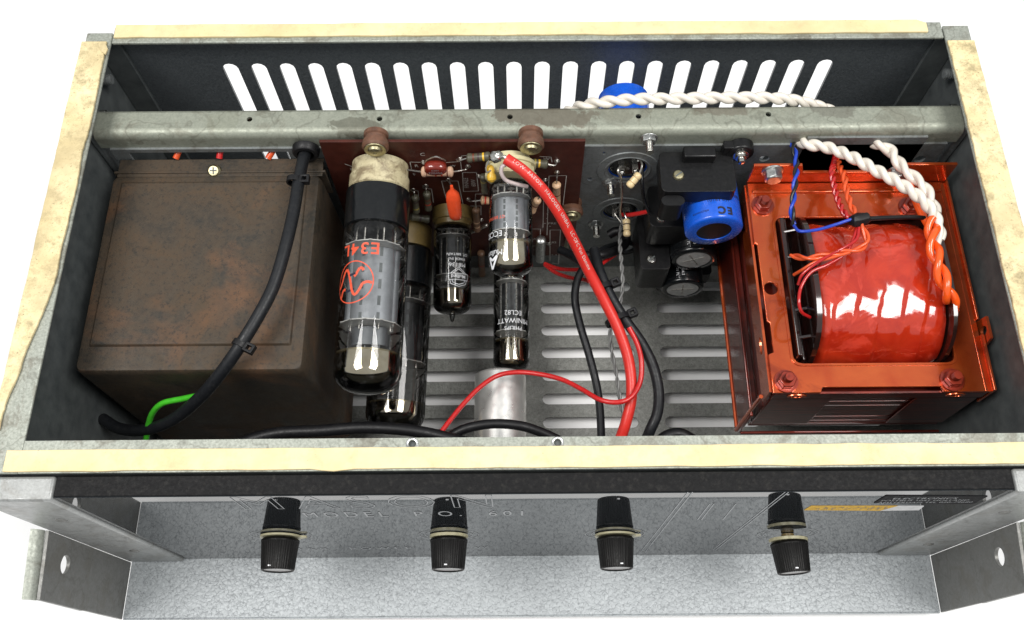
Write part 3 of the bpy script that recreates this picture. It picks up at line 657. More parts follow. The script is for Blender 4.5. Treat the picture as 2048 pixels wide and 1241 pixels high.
# the big pale one with the maroon film capacitor on top of it
a, b = B(842, 344, 4), B(907, 344, 4)
resistor(a, b, 2.7, M['pink'], [(.16, MB_), (.46, MR), (.64, MR), (.82, MB_)], bd_, ends=[(B(808, 335), B(810, 339, 4), B(822, 341, 4), a), (b, B(925, 341, 4), B(933, 339, 4), B(936, 333))], label='pale pink resistor behind the maroon film capacitor')
def film(name, px, py, w_, h_, th, m, off, label, rot=0, dy=0, parent=bd_, taper=1):
    c_ = B(px, py, off); g = MB(); n = 24; v = []; f = []; rings = []
    for (t, k) in ((-1, .55), (-.92, .8), (-.6, .97), (0, 1), (.6, .97), (.92, .8), (1, .55)):
        for i in range(n):
            a_ = 2 * math.pi * i / n; cx = abs(math.cos(a_)) ** .6 * math.copysign(1, math.cos(a_)) * w_ * k; cz = abs(math.sin(a_)) ** .6 * math.copysign(1, math.sin(a_)) * h_ * k * (1 - .12 * math.cos(2 * a_))
            cx *= (taper if cz > 0 else 1)
            x, z = cx * math.cos(rot) - cz * math.sin(rot), cx * math.sin(rot) + cz * math.cos(rot)
            v.append(c_ + X_ * x + Z_ * z + Y_ * (t * th))
    for k in range(6):
        for i in range(n): j = (i + 1) % n; f.append((k * n + i, (k + 1) * n + i, (k + 1) * n + j, k * n + j))
    f += [tuple(range(n)), tuple(6 * n + i for i in reversed(range(n)))]
    return build(name, g.prim(v, f), m, parent, sharp=60, label=label), c_
fc, c_ = film('film_capacitor', 871, 336, 5.6, 3.4, 2.6, M['redcap'], 8, 'small maroon film capacitor lettered 220')
g = MB(); flat_text(g, '220456', 2.2, c_ - Y_ * 2.66 - Z_ * .8, X_, Z_, 1.05); flat_text(g, '630V', 1.8, c_ - Y_ * 2.66 + Z_ * 1.5, X_, Z_); build('lettering', g, M['panel_print'], fc)
build('lead', MB().tube(spline([B(847, 325), B(853, 321, 5), B(870, 314, 7), B(884, 318, 7), B(891, 322, 6)], 6), .4, 6), M['lead'], fc)
# other board resistors
resistor(B(933, 317, 3), B(982, 313, 3), 2.4, M['olive'], [(.3, MB_), (.5, MD), (.7, M['yellow'])], bd_, ends=[(B(913, 319), B(916, 322, 3), B(933, 317, 3))])
resistor(B(1048, 325, 3), B(1096, 329, 3), 2.4, M['olive'], [(.25, M['yellow']), (.45, MG), (.62, M['yellow'])], bd_, ends=[(B(1096, 329, 3), B(1110, 331, 3), B(1114, 322))])
resistor(B(829, 392, 4), B(833, 425, 6), 2.0, M['olive'], [(.3, MD), (.7, MG)], bd_, ends=[(B(826, 380), B(828, 384, 4), B(829, 392, 4))])
resistor(B(853, 385, 4), B(857, 420, 6), 2.1, M['olive'], [(.35, MB_), (.6, MR)], bd_, ends=[(B(852, 372), B(852, 377, 4), B(853, 385, 4))])
resistor(B(820, 433, 4), B(860, 440, 4), 2.3, M['olive'], [(.2, MG), (.5, MD)], bd_)
resistor(B(966, 351, 4), B(970, 385, 4), 1.9, M['olive'], [(.3, MG)], bd_)
resistor(B(961, 401, 4), B(985, 402, 4), 2.4, M['tan'], [(.4, MR)], bd_, ends=[(B(937, 399), B(940, 403, 4), B(961, 401, 4))])
resistor(B(952, 418, 6), B(954, 462, 8), 2.1, M['brownbody'], [(.55, M['tan']), (.75, M['tan'])], bd_, ends=[(B(951, 395, 2), B(951, 405, 5), B(952, 418, 6))])
resistor(B(1113, 368, 5), B(1114, 425, 5), 2.3, M['tan'], [(.32, MB_), (.6, MR)], bd_, ends=[(B(1114, 345), B(1114, 355, 4), B(1113, 368, 5))], label='tan resistor in its white printed frame, right of the red cable')
resistor(B(1076, 399, 9), B(1063, 424, 9), 2.1, M['tan'], [(.4, MB_)], bd_, ends=[(B(1092, 380, 3), B(1086, 388, 8), B(1076, 399, 9))])
resistor(B(1080, 520, 3), B(1082, 478, 4), 2.9, M['zinc'], [], bd_, waist=.99, ends=[(B(1098, 488), B(1090, 484, 4), B(1082, 478, 4))], label='grey metal cased component low on the board')
resistor(B(1140, 465, 3), B(1132, 500, 3), 1.9, M['olive'], [], bd_)
resistor(B(930, 470, 5), B(975, 450, 7), 1.1, M['lead'], [], bd_, waist=.99)
resistor(B(930, 500, 3), B(934, 545, 3), 2.3, M['brownbody'], [(.3, MR)], bd_)
resistor(B(962, 505, 3), B(964, 550, 3), 2.3, M['brownbody'], [(.5, MR)], bd_)
# orange dipped capacitor hanging off the board
cap_, c0 = None, None
P0, P1 = B(903, 372, 10), B(912, 438, 16); ax = (P1 - P0).normalized(); sx_ = X_
g = MB(); v = []; f = []; n = 20
prof_ = [(0, .7, .7), (.10, 1.0, 1.0), (.16, 2.0, 1.5), (.24, 3.3, 2.2), (.4, 3.8, 2.5), (.8, 3.5, 2.5), (.93, 3.2, 2.2), (1, 2.2, 1.3)]
L_ = (P1 - P0).length; nz_ = ax.cross(X_).normalized()
for t, aa, bb in prof_:
    for i in range(n):
        q = 2 * math.pi * i / n; cc, ss = math.cos(q), math.sin(q)
        v.append(P0 + ax * (t * L_) + X_ * (math.copysign(abs(cc) ** .7, cc) * aa) + nz_ * (math.copysign(abs(ss) ** .7, ss) * bb))
for k in range(len(prof_) - 1):
    for i in range(n): j = (i + 1) % n; f.append((k * n + i, k * n + j, (k + 1) * n + j, (k + 1) * n + i))
f += [tuple(range(n - 1, -1, -1)), tuple((len(prof_) - 1) * n + i for i in range(n))]
oc = build('dipped_capacitor', g.prim(v, f), M['orangecap'], bd_, label='bright orange dipped capacitor hanging by its lead', sharp=60)
build('lead', MB().tube([B(897, 360), B(899, 364, 6), P0 + ax], .5, 6), M['lead'], oc)
# yellow bead, solder blob
yb = MB().lathe(U(980, 330, z=-12), (U(984, 362, z=-16) - U(980, 330, z=-12)), [(0, .6), (.8, 1.6), (2.5, 2.0), (4, 1.7), (5.5, 2.4), (7.3, 2.1), (8.4, .8)], 18); build('dipped_bead', yb, M['yellow'], bd_)
P = U(992, 314, z=-5)
g = MB(); n1, n2 = 14, 10; v = []; f = []
for i in range(n2 + 1):
    for j in range(n1):
        a_, b_ = math.pi * i / n2, 2 * math.pi * j / n1; d = Vector((math.sin(a_) * math.cos(b_), math.sin(a_) * math.sin(b_), math.cos(a_))); v.append(P + Vector((d.x * 3.2, d.y * 3, d.z * 2.6)) * (1 + .38 * noise.noise(d * 2.1)))
for i in range(n2):
    for j in range(n1): k = (j + 1) % n1; f.append((i * n1 + j, (i + 1) * n1 + j, (i + 1) * n1 + k, i * n1 + k))
sb = build('solder_joint', g.prim(v, f), M['chrome'], bd_, sharp=70)
build('lead', MB().tube(spline([P, U(1000, 316, z=-4), U(1008, 314, z=-3), U(1014, 318, z=-3)], 4), .9, 7), M['lead'], sb)
build('lead', MB().tube(spline([U(978, 322, z=-8), U(972, 335, z=-10), U(974, 345, z=-12), U(982, 341, z=-12)], 5), .4, 6), M['lead'], sb)
build('lead', MB().tube(spline([P, B(985, 312, 10), B(982, 313, 4)], 4), .5, 6), M['lead'], sb)

# ------------------------------------------------------------------ valves
def serrated(mb, A, d, s, r, teeth, th=.5, amp=.06, e=(1, 1)):
    mb.lathe(A + d * s, d, [(0, r), (th, r)], teeth * 6, rad=lambda a, t: 1 + (amp if math.cos(a * teeth) > .75 else 0), e=e)
def dome(L, r, s0, k=.55, base=.9):
    """glass outline: from s0 straight, then a dome ending at L"""
    out = [(s0, r * base), (s0 + r * .18, r * .985), (s0 + r * .35, r)]
    h_ = r * k
    for i in range(0, 9):
        a = R(90 * i / 8); out.append((L - h_ + h_ * math.sin(a), r * (math.cos(a) ** .8 if i < 8 else .02)))
    return out
def valve(name, label, A, Bp, r, s0, s_mica, s_get, anode, glass='glass', base=None, nip=False, getdark=.55, ew=.62, wide=1.0, k=.55):
    A, Bp = Vector(A), Vector(Bp); d = (Bp - A).normalized(); L = (Bp - A).length; _, n_, w_ = frame(d)
    t = thing(name, label, 'valve', A + d * s0)
    pr_ = dome(L, r, s0, k)
    g = MB().lathe(A, d, pr_, 48)
    if nip: g = MB().lathe(A, d, pr_[:-1] + [(L - .2, r * .16), (L + 1.6, r * .13), (L + 3.6, r * .08), (L + 4.2, .1)], 48)
    build('glass_envelope', g, M[glass], t, sharp=80)
    ri = r - .55
    inn = [(s, rr * ri / r) for s, rr in dome(L - .5, r, s0, k)]
    # getter mirror inside the dome end
    gp = [(s_get, ri)] + [(s, q) for s, q in inn if s > s_get + .5]
    mid = L - (L - s_get) * (1 - getdark)
    build('getter_mirror', MB().lathe(A, d, [(s, q) for s, q in gp], 48, caps=False), M['getter'], t, sharp=80)
    build('getter_fringe', MB().lathe(A, d, [(s_get - .8, ri), (s_get - .02, ri)], 48, caps=False), M['getter_brown'], t, sharp=80)
    # works
    g = MB()
    for s in s_mica: serrated(g, A, d, s, ri * .93, 12, amp=.055)
    build('mica_spacer', g, M['mica'], t)
    g = MB().lathe(A + d * (s_mica[0] + .6), d, [(0, ri * ew), (s_mica[1] - s_mica[0] - 1.2, ri * ew)], 40, e=(.62, wide))
    for q in (-1, 1): g.obox(A + d * ((s_mica[0] + s_mica[1]) / 2) + w_ * (q * ri * ew * wide), w_, n_, d, ri * .16, .35, (s_mica[1] - s_mica[0]) / 2 - .8)
    build('anode', g, M[anode], t, bevel=.15)
    g = MB(); ra = ri * ew
    for q in (-.42, .42):
        for k_ in range(5): ss = s_mica[0] + 3 + (s_mica[1] - s_mica[0] - 6) * k_ / 4; g.obox(A + d * ss + w_ * (q * ra * wide) + n_ * (ra * .62 * math.sqrt(1 - q * q) + .02), (w_ - n_ * q * .7).normalized(), (n_ + w_ * q * .7).normalized(), d, ra * .07, .12, (s_mica[1] - s_mica[0]) * .06)
    build('anode_slot', g, M['inner'], t, kind='stuff')
    g = MB()
    for q, u in ((-.62, 0), (.62, 0), (-.3, .3), (.3, .3), (0, -.3)):
        g.cyl(A + d * (s0 + 1) + w_ * (q * ri) + n_ * (u * ri), A + d * (s_mica[-1] + 2.5) + w_ * (q * ri) + n_ * (u * ri), .45, 8)
    build('support_rod', g, M['lead'], t, kind='stuff')
    return t, A, d, r
def s_of(A, d, px, py, z): return (U(px, py, z=z) - A).dot(d)
def vtext(t, A, d, r, txt, px, py, z, size, ang, m, space=1, sx=1, bold=0, name='lettering'):
    v, f, _ = text2d(txt, size, space, bold); g = MB(); wrap(g, [(p[0] * sx, p[1]) for p in v], f, A, d, r + .12, s_of(A, d, px, py, z), ang); build(name, g, m, t)
# large front pentode
A = Vector((-74.9, 163.5, -30)); Bp = Vector((-77.3, 47.5, -44))
d0 = (Bp - A).normalized()
g = MB().lathe(A, d0, [(-.8, 11), (0, 14.0), (7.5, 14.2), (7.6, 14.9), (14, 14.9), (14.6, 14.2), (14.7, 5)], 48, rad=lambda a, t: 1 - (.05 if (t > 7.5 and math.cos(a * 3 + .6) > .8) else 0)); build('valve_socket', g, M['ceramic_dirty'], bd_, label='scorched cream valve socket', sharp=30)
t, A, d, r = valve('power_valve', 'largest valve, black based glass tube with red print beside the rusty transformer', A, Bp, 15.9, 34, (45, 84), 99, 'anode_pale', ew=.66, wide=1.0, k=.62)
g = MB().lathe(A, d, [(14.9, 14.6), (15.4, 15.6), (16.5, 15.8), (35, 15.8), (35.4, 15.2), (35.4, 3)], 56); build('valve_base', g, M['bakelite'], t)
_, n_, w_ = frame(d)
g = MB()
for q in (-.45, -.15, .15, .45): g.cyl(A + d * 86 + w_ * (q * 13) + n_ * 2, A + d * 96 + w_ * (q * 11) + n_ * 2, .5, 8)
g.lathe(A + d * 85, d, [(0, 8.6), (9, 8.6)], 30, e=(.5, 1)); build('upper_shield', g, M['anode'], t, bevel=.2)
vtext(t, A, d, r, 'E34L', 735, 492, -18, 8.2, .30, M['print_red'], 1.15, 1.1, .12)
cx, cy = 228, 392
def jl(x, y): return (-(x - cx) / 125 * 10.3, (y - cy) / 125 * 10.3)
scc = s_of(A, d, 722, 562, -22); art = MB()
for pts, wd in (([(10.3 * math.cos(R(a)), 10.3 * math.sin(R(a))) for a in range(0, 361, 8)], .55),
                ([jl(*p) for p in ((110, 415), (128, 400), (150, 350), (165, 320), (182, 310), (196, 335), (210, 375), (226, 440), (240, 468), (256, 468), (275, 440), (292, 405), (318, 395), (346, 400))], 1.3),
                ([jl(*p) for p in ((293, 328), (286, 312), (270, 312), (258, 330), (248, 350), (236, 360))], 1.3), ([jl(*p) for p in ((130, 478), (142, 470), (148, 445), (160, 428), (178, 432))], 1.3)):
    v, f = strip(pts, wd); wrap(art, v, f, A, d, r + .14, scc, .46)
build('emblem', art, M['print_red'], t)
art = MB()
for pts in ([jl(205, 350), jl(245, 342)], [jl(185, 446), jl(242, 436)]): v, f = strip(pts, 1.2); wrap(art, v, f, A, d, r + .18, scc, .46)
build('emblem_bar', art, M['print_black'], t)
# second large valve, below it
A = Vector((-69, 163, -94)); Bp = Vector((-73, 48.5, -112)); d0 = (Bp - A).normalized()
build('valve_socket', MB().lathe(A, d0, [(0, 14.2), (13, 14.4), (13.2, 5)], 40), M['socket_brown'], bd_, label='brown valve socket low on the board')
t, A, d, r = valve('power_valve', 'large plain valve mostly hidden below the red printed one', A, Bp, 15.9, 34, (44, 78), 101, 'anode_dark', 'glass_dark', ew=.66, k=.62)
build('valve_base', MB().lathe(A, d, [(13.5, 14.4), (15, 15.6), (35, 15.8), (35.4, 15.2), (35.4, 3)], 48), M['bakelite'], t)
# small dark valve
A = Vector((-41.6, 163.5, -74)); Bp = Vector((-41.4, 106, -86)); d0 = (Bp - A).normalized()
build('valve_socket', MB().lathe(A, d0, [(0, 11), (7, 11), (7.5, 10), (10, 9.8), (10.2, 4)], 40), M['socket_brown'], bd_, label='tarnished brass coloured valve socket')
t, A, d, r = valve('small_valve', 'shortest valve, dark smoked glass with pip and white shield print', A, Bp, 10.2, 11, (16, 38), 47, 'anode_dark', 'glass_dark', nip=True, ew=.6)
for tx, py, sz in (('GT. BRITAIN', 506, 1.9), ('MADE IN', 515, 1.9), ('M8136', 526, 3.0)): vtext(t, A, d, r, tx, 912, py, -68, sz, -.34, M['print_white'], 1.02, 1.12)
sc2 = s_of(A, d, 912, 548, -68); v, f, _ = text2d('Mullard', 2.9, .95, .05); g = MB(); wrap(g, v, f, A, d, r + .15, sc2, -.40); build('lettering', g, M['print_white'], t)
g = MB()
for pts in ([(-5.6, -1.5), (5.6, -1.5), (5.6, 1.9), (-5.6, 1.9), (-5.6, -1.5)], [(-4.2, -1.7), (0, -5.0), (4.2, -1.7)], [(-3.0, -1.7), (0, -3.9), (3.0, -1.7)], [(-4.8, 2.1), (-4.2, 4.2), (0, 5.6), (4.2, 4.2), (4.8, 2.1)], [(-3.6, 2.1), (-3.2, 3.4), (0, 4.5), (3.2, 3.4), (3.6, 2.1)]):
    pts = [tuple(a + (b - a) * k / 4 for a, b in zip(p, q)) for p, q in zip(pts, pts[1:]) for k in range(4)] + [pts[-1]]
    v, f = strip(pts, .32); wrap(g, v, f, A, d, r + .14, sc2, -.40)
build('emblem', g, M['print_white'], t)
# upper noval valve
A = Vector((-9.3, 163.5, -23.5)); Bp = Vector((-9.6, 104, -36)); d0 = (Bp - A).normalized()
g = MB().lathe(A, d0, [(0, 9.5), (3, 9.5), (3.2, 12.3), (5.2, 12.6), (5.5, 11.6), (8.6, 11.8), (8.8, 12.7), (10.6, 12.7), (11.4, 11.9), (11.5, 4)], 54, rad=lambda a, t: 1 - (.05 if (t > 5.3 and math.cos(a * 5) > .86) else 0)); build('valve_socket', g, M['ceramic'], bd_, label='clean cream ceramic valve socket', sharp=30)
t, A, d, r = valve('small_valve', 'clear valve with grey plates under the red cable, in the cream socket', A, Bp, 10.6, 14, (21, 39), 45.5, 'anode_pale', ew=.72)
for tx, py, sz, an in (('Mullard', 505, 4.0, .92), ('ECC82', 470, 4.0, .92), ('GT BRITAIN', 440, 2.2, .8)): vtext(t, A, d, r, tx, 1000, py, -26, sz, an, M['print_white'] if sz > 3 else M['print_red'], 1, 1)
g = MB(); s3 = s_of(A, d, 1000, 525, -28)
for pts in ([(-3, -3), (0, 3.4), (3, -3), (0, -1), (-3, -3)],): pts = [tuple(a + (b - a) * k / 3 for a, b in zip(p, q)) for p, q in zip(pts, pts[1:]) for k in range(3)] + [pts[-1]]; v, f = strip(pts, 1.2); wrap(g, v, f, A, d, r + .14, s3, .92)
build('emblem', g, M['print_white'], t)
# lower long valve
A = Vector((-10, 163.5, -112)); Bp = Vector((-10.3, 86, -119)); d0 = (Bp - A).normalized()
build('valve_socket', MB().lathe(A, d0, [(0, 11), (10, 11), (10.2, 4)], 36), M['socket_brown'], bd_)
t, A, d, r = valve('long_valve', 'long slim valve with white print, lower one ending by the silver can', A, Bp, 10.2, 11, (26, 56), 62, 'anode_dark', ew=.55, k=.42)
for tx, py, sz in (('ECL82', 627, 3.9), ('MINIWATT', 642, 4.1), ('PHILIPS', 657, 3.3)): vtext(t, A, d, r, tx, 1028, py, -108, sz, -.12, M['print_white'], 1.02, .95)

# ------------------------------------------------------------------ capacitors
t = thing('can_capacitor', 'plain bright aluminium can lying behind the front rim below the long valve', 'capacitor', (-16.5, 12, -124))
g = MB().lathe((-16.3, 80.5, -112), -Y_, [(0, 12.6), (.3, 13.4), (1.2, 14.0), (1.9, 14.0), (66, 14.0)], 56); build('can', g, M['alu'], t)
def snapcap(name, label, org_px, z, Yend, r, L, sleeve, tilt=(0, 0), endm='disc', rim=.8):
    p = U(*org_px, z=z); d = Vector((tilt[0], -1, tilt[1])).normalized(); E = p; A = E - d * L
    t = thing(name, label, 'capacitor', A)
    g = MB().lathe(A, d, [(0, r * .9), (.6, r), (L - 1.4, r), (L - .6, r * .985), (L, r * .93), (L, r * rim * .98), (L - .5, r * rim * .97)], 56, caps=False); build('sleeve', g, sleeve, t, sharp=50)
    g = MB().lathe(A, d, [(L - 1, r * rim), (L - .4, r * rim), (L - .35, r * rim * .9), (L - .35, .1)], 48, caps=False); build('end_disc', g, M[endm], t)
    return t, A, d, r, L
# front blue capacitor in the top clamp
t, A, d, r, L = snapcap('blue_capacitor', 'blue sleeved capacitor lettered 100 µF, left of the red transformer', (1428, 464), -46, 0, 14.6, 33, M['blue'], (.03, .0), 'black_plastic', .62)
for tx, s_, sz, an in (('100 µF  M', L - 14.0, 3.4, .15), ('159 59101', L - 10.4, 2.8, -.05), ('2200556', L - 14.3, 2.6, -.75), ('electronics', L - 4.6, 2.0, .62)):
    v, f, _ = text2d(tx, sz); g = MB(); wrap(g, v, f, A, d, r + .1, s_, an); build('lettering', g, M['print_black'], t)
for k_, an in enumerate((-.12, -.42)):
    v, f, _ = text2d('CE'[k_] if k_ else 'C', 5.6, 1, .3); g = MB(); wrap(g, v, f, A, d, r + .1, L - 4.4, an); build('lettering', g, M['print_black'], t)
# two black capacitors with pale vent ends
for px, py, z, rr, rot, lab in ((1387, 521, -84, 12.4, .5, 'upper black capacitor with grey vented end below the blue one'), (1365, 580, -110, 12.0, .1, 'lower black capacitor with grey vented end, nearest the floor slots')):
    t, A, d, r, L = snapcap('black_capacitor', lab, (px, py), z, 0, rr, 34, M['bakelite'], (0, 0), 'disc', .77)
    E_ = A + d * (L - .3); g = MB()
    for q in (0, math.pi / 2): a_ = rot + q; u = X_ * math.cos(a_) + Z_ * math.sin(a_); g.obox(E_, u, d.cross(u), d, r * .52, .28, .12)
    build('vent_mark', g, M['lead'], t)
    for tx, an, s_ in (('HE 8421 PLT', .35, L - 8), ('26884.3', .1, L - 7)):
        v, f, _ = text2d(tx, 2.2); g = MB(); wrap(g, [(-y, x) for x, y in v], f, A, d, r + .1, s_, an); build('lettering', g, M['print_white'], t)
    g = MB().lathe(A + d * (L - 3.2), d, [(0, r + .05), (.3, r + .35), (.6, r + .05)], 48, caps=False); build('crimp_ring', g, M['bakelite'], t)
# blue cans in the rear compartment, their tags showing through the round holes
for (x, z), lab, L in ((h1, 'blue capacitor standing in the rear compartment under the white twisted pair', 44), (h2, 'blue capacitor showing only through the lower round hole', 34)):
    t = thing('blue_capacitor', lab, 'capacitor', (x, YR + 1, z)); rr = 13.2
    g = MB().lathe((x, YR + .6, z), Y_, [(0, rr), (.4, rr + .2), (L - 1, rr + .2), (L, rr - .8), (L, 8)], 48); build('sleeve', g, M['blue'], t)
    g = MB().lathe((x, YR + .4, z), -Y_, [(0, 9.4), (.2, 9.3), (.3, 7.6), (-.0, 7.4), (0, .1)], 40, caps=False); build('end_disc', g, M['bakelite'], t)
    for a_, b_ in ((-3.2, 1.0), (3.6, 2.4)):
        g = MB().obox((x + a_, YR - 2.2, z + b_), X_, Y_, Z_, 1.5, 2.6, .3); build('solder_tag', g, M['lead'], t, bevel=.1)
        g = MB().lathe((x + a_, YR - 4.2, z + b_), -Y_, [(-1, 1.2), (0, 1.6), (1, 1.1), (1.6, .3)], 12); build('solder_joint', g, M['chrome'], t)

# ------------------------------------------------------------------ clamps
def clamp(label, box, screws, ear=None, tab=None):
    x0, x1, y0, y1, z0, z1 = box; t = thing('capacitor_clamp', label, 'clamp', ((x0 + x1) / 2, y1, z0), 'black clamps holding the capacitors')
    g = MB().plate(rrect(x0, y0, x1, y1, 3.0), [], z1 - z0, (0, 0, z0), X_, Y_); b = build('housing', g, M['black_plastic'], t, bevel=1.0, seg=3)
    if tab: g = MB().box(*tab); build('ridge', g, M['black_plastic'], t, bevel=.9, seg=3)
    if ear:
        p = U(ear[0], ear[1], y=YR - 4); g = MB().lathe((p.x, YR - 1.4, p.z), -Y_, [(0, 6.8), (5, 6.6), (5.5, 6.0), (5.5, 3)], 32); g.box(p.x - 9, YR - 6.4, p.z - 6, p.x, YR - 1.8, p.z + 5); e = build('mounting_ear', g, M['black_plastic'], t, bevel=.4)
        g = MB().lathe((p.x, YR - 7, p.z), -Y_, [(0, 4.0), (.6, 4.0), (.7, 2.9), (2.2, 2.8), (2.4, 1.8), (4.6, 1.7), (4.9, 1.2)], 24); build('screw', g, M['chrome'], e)
    for px, py, zz in screws:
        p = U(px, py, z=zz); q = MB().lathe((p.x, p.y, zz - 1), Z_, [(0, 3.0), (1.1, 2.9), (1.9, 2.3), (2.1, 1.4), (2.1, .2)], 24); s_ = build('screw', q, M['brass_screw'] if zz > -30 else M['chrome'], t)
        g = MB().obox((p.x, p.y, zz + 1.15), (X_ + Y_ * .8).normalized(), (Y_ - X_ * .8).normalized(), Z_, 2.1, .35, .12); build('slot', g, M['inner'], s_)
    return t
clamp('top black clamp with a pale screw, gripping the blue capacitor', (64.5, 101.5, 143.5, 166.5, -34, -24), [(1357, 351, -24)], (1480, 300), (76, 160, -24.2, 92, 166.4, -18.5))
clamp('small black clamp foot under the left edge of the top clamp', (64.5, 76, 137.5, 143.2, -42, -27), [])
clamp('middle black clamp behind the upper black capacitor', (63, 98, 143, 167.5, -78, -58), [(1323, 437, -58)])
clamp('lowest black clamp with a bright screw at its left', (60.5, 77, 131, 166.5, -108, -84), [(1303, 519, -84)])
clamp('flat black clamp foot above the floor behind the lowest capacitor', (70, 108, 146, 167, -134, -122), [])
# ================================================================== RUSTY TRANSFORMER
rt = thing('output_transformer', 'brown rusty steel cased transformer filling the left end of the case', 'transformer', (-157, 110, -158))
T = -31.
v = []; f = []
# shroud: slightly domed lid, rounded shoulders, walls that lean out a little
def ring(x0, x1, y0, y1, z, r, n=5):
    return [Vector((x, y, z)) for x, y in rrect(x0, y0, x1, y1, r, n)]
def loft(rings, cap=True):
    v = [p for r_ in rings for p in r_]; n = len(rings[0]); f = []
    for k in range(len(rings) - 1):
        for i in range(n): j = (i + 1) % n; f.append((k * n + i, k * n + j, (k + 1) * n + j, (k + 1) * n + i))
    if cap: f += [tuple(range(n - 1, -1, -1)), tuple((len(rings) - 1) * n + i for i in range(n))]
    return MB().prim(v, f)
def dent(mb, amp, sc_, seed=0):
    for i, p in enumerate(mb.v): mb.v[i] = p + Vector((noise.noise(p * sc_ + Vector((seed, 0, 0))), noise.noise(p * sc_ + Vector((0, seed + 5, 0))), noise.noise(p * sc_ + Vector((0, 0, seed + 9))))) * amp
    return mb
x0, x1, y0, y1 = -209, -105.5, 55, 159.5
g = loft([ring(x0, x1 + 4, y0 - 1, y1 + 2, -140, 3), ring(x0, x1 + 3, y0 - .6, y1 + 1, -90, 3), ring(x0, x1 + 1, y0, y1 + .5, T - 6, 3), ring(x0 + .2, x1 + .3, y0 + .1, y1, T - 1.2, 3), ring(x0 + .7, x1 - .2, y0 + .6, y1 - .6, T - .3, 3), ring(x0 + 1.6, x1 - 1, y0 + 1.5, y1 - 1.5, T, 3)])
build('shroud', g, M['rust'], rt)
g = MB().prim([(x0 + 5, y0 + 12, T), (x1 - 5.5, y0 + 12, T), (x1 - 5.5, y1 - 4, T), (x0 + 5, y1 - 4, T), (x0 + 5.6, y0 + 12.8, T + 1.5), (x1 - 6.2, y0 + 12.8, T + 1.5), (x1 - 6.2, y1 - 5, T + 1.1), (x0 + 5.6, y1 - 5, T + 1.1)],
              [(4, 5, 6, 7), (0, 1, 5, 4), (1, 2, 6, 5), (2, 3, 7, 6), (3, 0, 4, 7)])
build('lid', g, M['rust'], rt, bevel=.5)
g = MB().box(x0 + .5, 160.3, T - 20, x1 + 3, 161.6, T + .8); g.box(x0 + 2, 158.5, T - 1, x1 + 1.5, 168.8, T + .1)
build('back_flange', g, M['rust'], rt, bevel=.3)
p = U(427, 338, z=T + 2)
g = MB().lathe((p.x, p.y, T - .5), (Z_ * 1 - Y_ * .45), [(0, 3.4), (1.6, 3.3), (2.6, 2.4), (2.8, 1.0)], 28); sw = build('screw', g, M['brass_screw'], rt)
d = (Z_ - Y_ * .45).normalized(); g = MB()
for q in (X_, X_.cross(d)): g.obox(Vector((p.x, p.y, T - .5)) + d * 2.75, q, q.cross(d), d, 1.7, .35, .2)
build('cross_slot', g, M['inner'], sw)
# wire ends behind the opening above it
for a, b, m, lab in ((350, 360, 'orangewire', 'orange wire end behind the slot at the far left of the partition'), (437, 439, 'redwire', 'red wire end behind the slot right of the rusty case screw'), (535, 552, 'orangewire', 'orange wire end behind the slot nearest the rubber grommet')):
    P_ = [U(a, 326, z=-30), U((a + b) / 2, 320, z=-28) + Y_ * 3, U(b, 316, z=-26) + Y_ * 9, U(b + 6, 312, z=-30) + Y_ * 16]
    P_ = [p + Y_ * 2.5 for p in P_]; g = MB().tube(spline(P_, 5), 1.6, 10); tag(build('wire_end', g, M[m], None), lab, 'wire')

# ================================================================== RED TRANSFORMER
tt = thing('mains_transformer', 'orange red lacquered transformer with taped coil at the right end of the case', 'transformer', (160, 100, -104))
T = -38.
xL, xR, yF, yB = 110.8, 208.5, 44.5, 156.5
out = [(xL, yF), (xL + 22, yF), (xL + 23, yF + 2.6), (xL + 12 + 14, yF + 2.6), (xR - 20, yF + 2.6), (xR - 19, yF), (xR, yF), (xR, yB), (xL, yB), (xL, yB - 34), (xL + 1.2, yB - 35), (xL + 1.2, yF + 36), (xL + 2.6, yF + 35), (xL + 2.6, yF + 20), (xL, yF + 19)]
hl = [rrect(122.0, 58.5, 197.5, 136.5, 4)] + [circ(112.4 + 3.6, 97.6, 3.3, 20)]
g = MB().plate(out, hl, 1.6, (0, 0, T - 1.6), X_, Y_); build('frame_plate', g, M['lac'], tt, bevel=.25)
g = MB().plate(rrect(120.8, 57.4, 198.7, 137.6, 4.6), [rrect(122.2, 58.7, 197.3, 136.3, 3.8)], .5, (0, 0, T + .05), X_, Y_); build('window_rim', g, M['lac'], tt, bevel=.2)
# right hand sloping fold and raised outer lip
g = MB().prim([(xR, yF, T), (xR + 3.2, yF, T - .6), (xR + 3.2, yB, T - .6), (xR, yB, T), (xR, yF, T - 1.6), (xR + 3.2, yF, T - 2.2), (xR + 3.2, yB, T - 2.2), (xR, yB, T - 1.6)], [(0, 1, 2, 3), (7, 6, 5, 4), (0, 4, 5, 1), (1, 5, 6, 2), (2, 6, 7, 3), (3, 7, 4, 0)])
g.box(xR + 3.2, yF, T - 16, xR + 4.4, yF + 28, T + 1.8); g.box(xR + 3.2, yF + 36, T - 16, xR + 4.4, yB + 2, T + .6)
build('side_flange', g, M['lac'], tt, bevel=.2)
g = MB().plate([(yF + 22, T - 4), (yF + 36, T - 4), (yF + 35, T + 6), (yF + 24, T + 6)], [circ(yF + 29.5, T + 1.4, 2.2, 14, 3)], 1.2, (xR + 4.6, 0, 0), Y_, Z_); build('flange_tab', g, M['lac'], tt)
# left flange with an oval hole
g = MB().plate(rect(yF + 1, T - 16, yB, T - 1.8), [circ(yF + 26, T - 7, 4.5, 18, 2.2), circ(yF + 92, T - 7, 4.5, 18, 2.2)], -1.2, (xL, 0, 0), Y_, Z_); build('side_flange', g, M['lac'], tt)
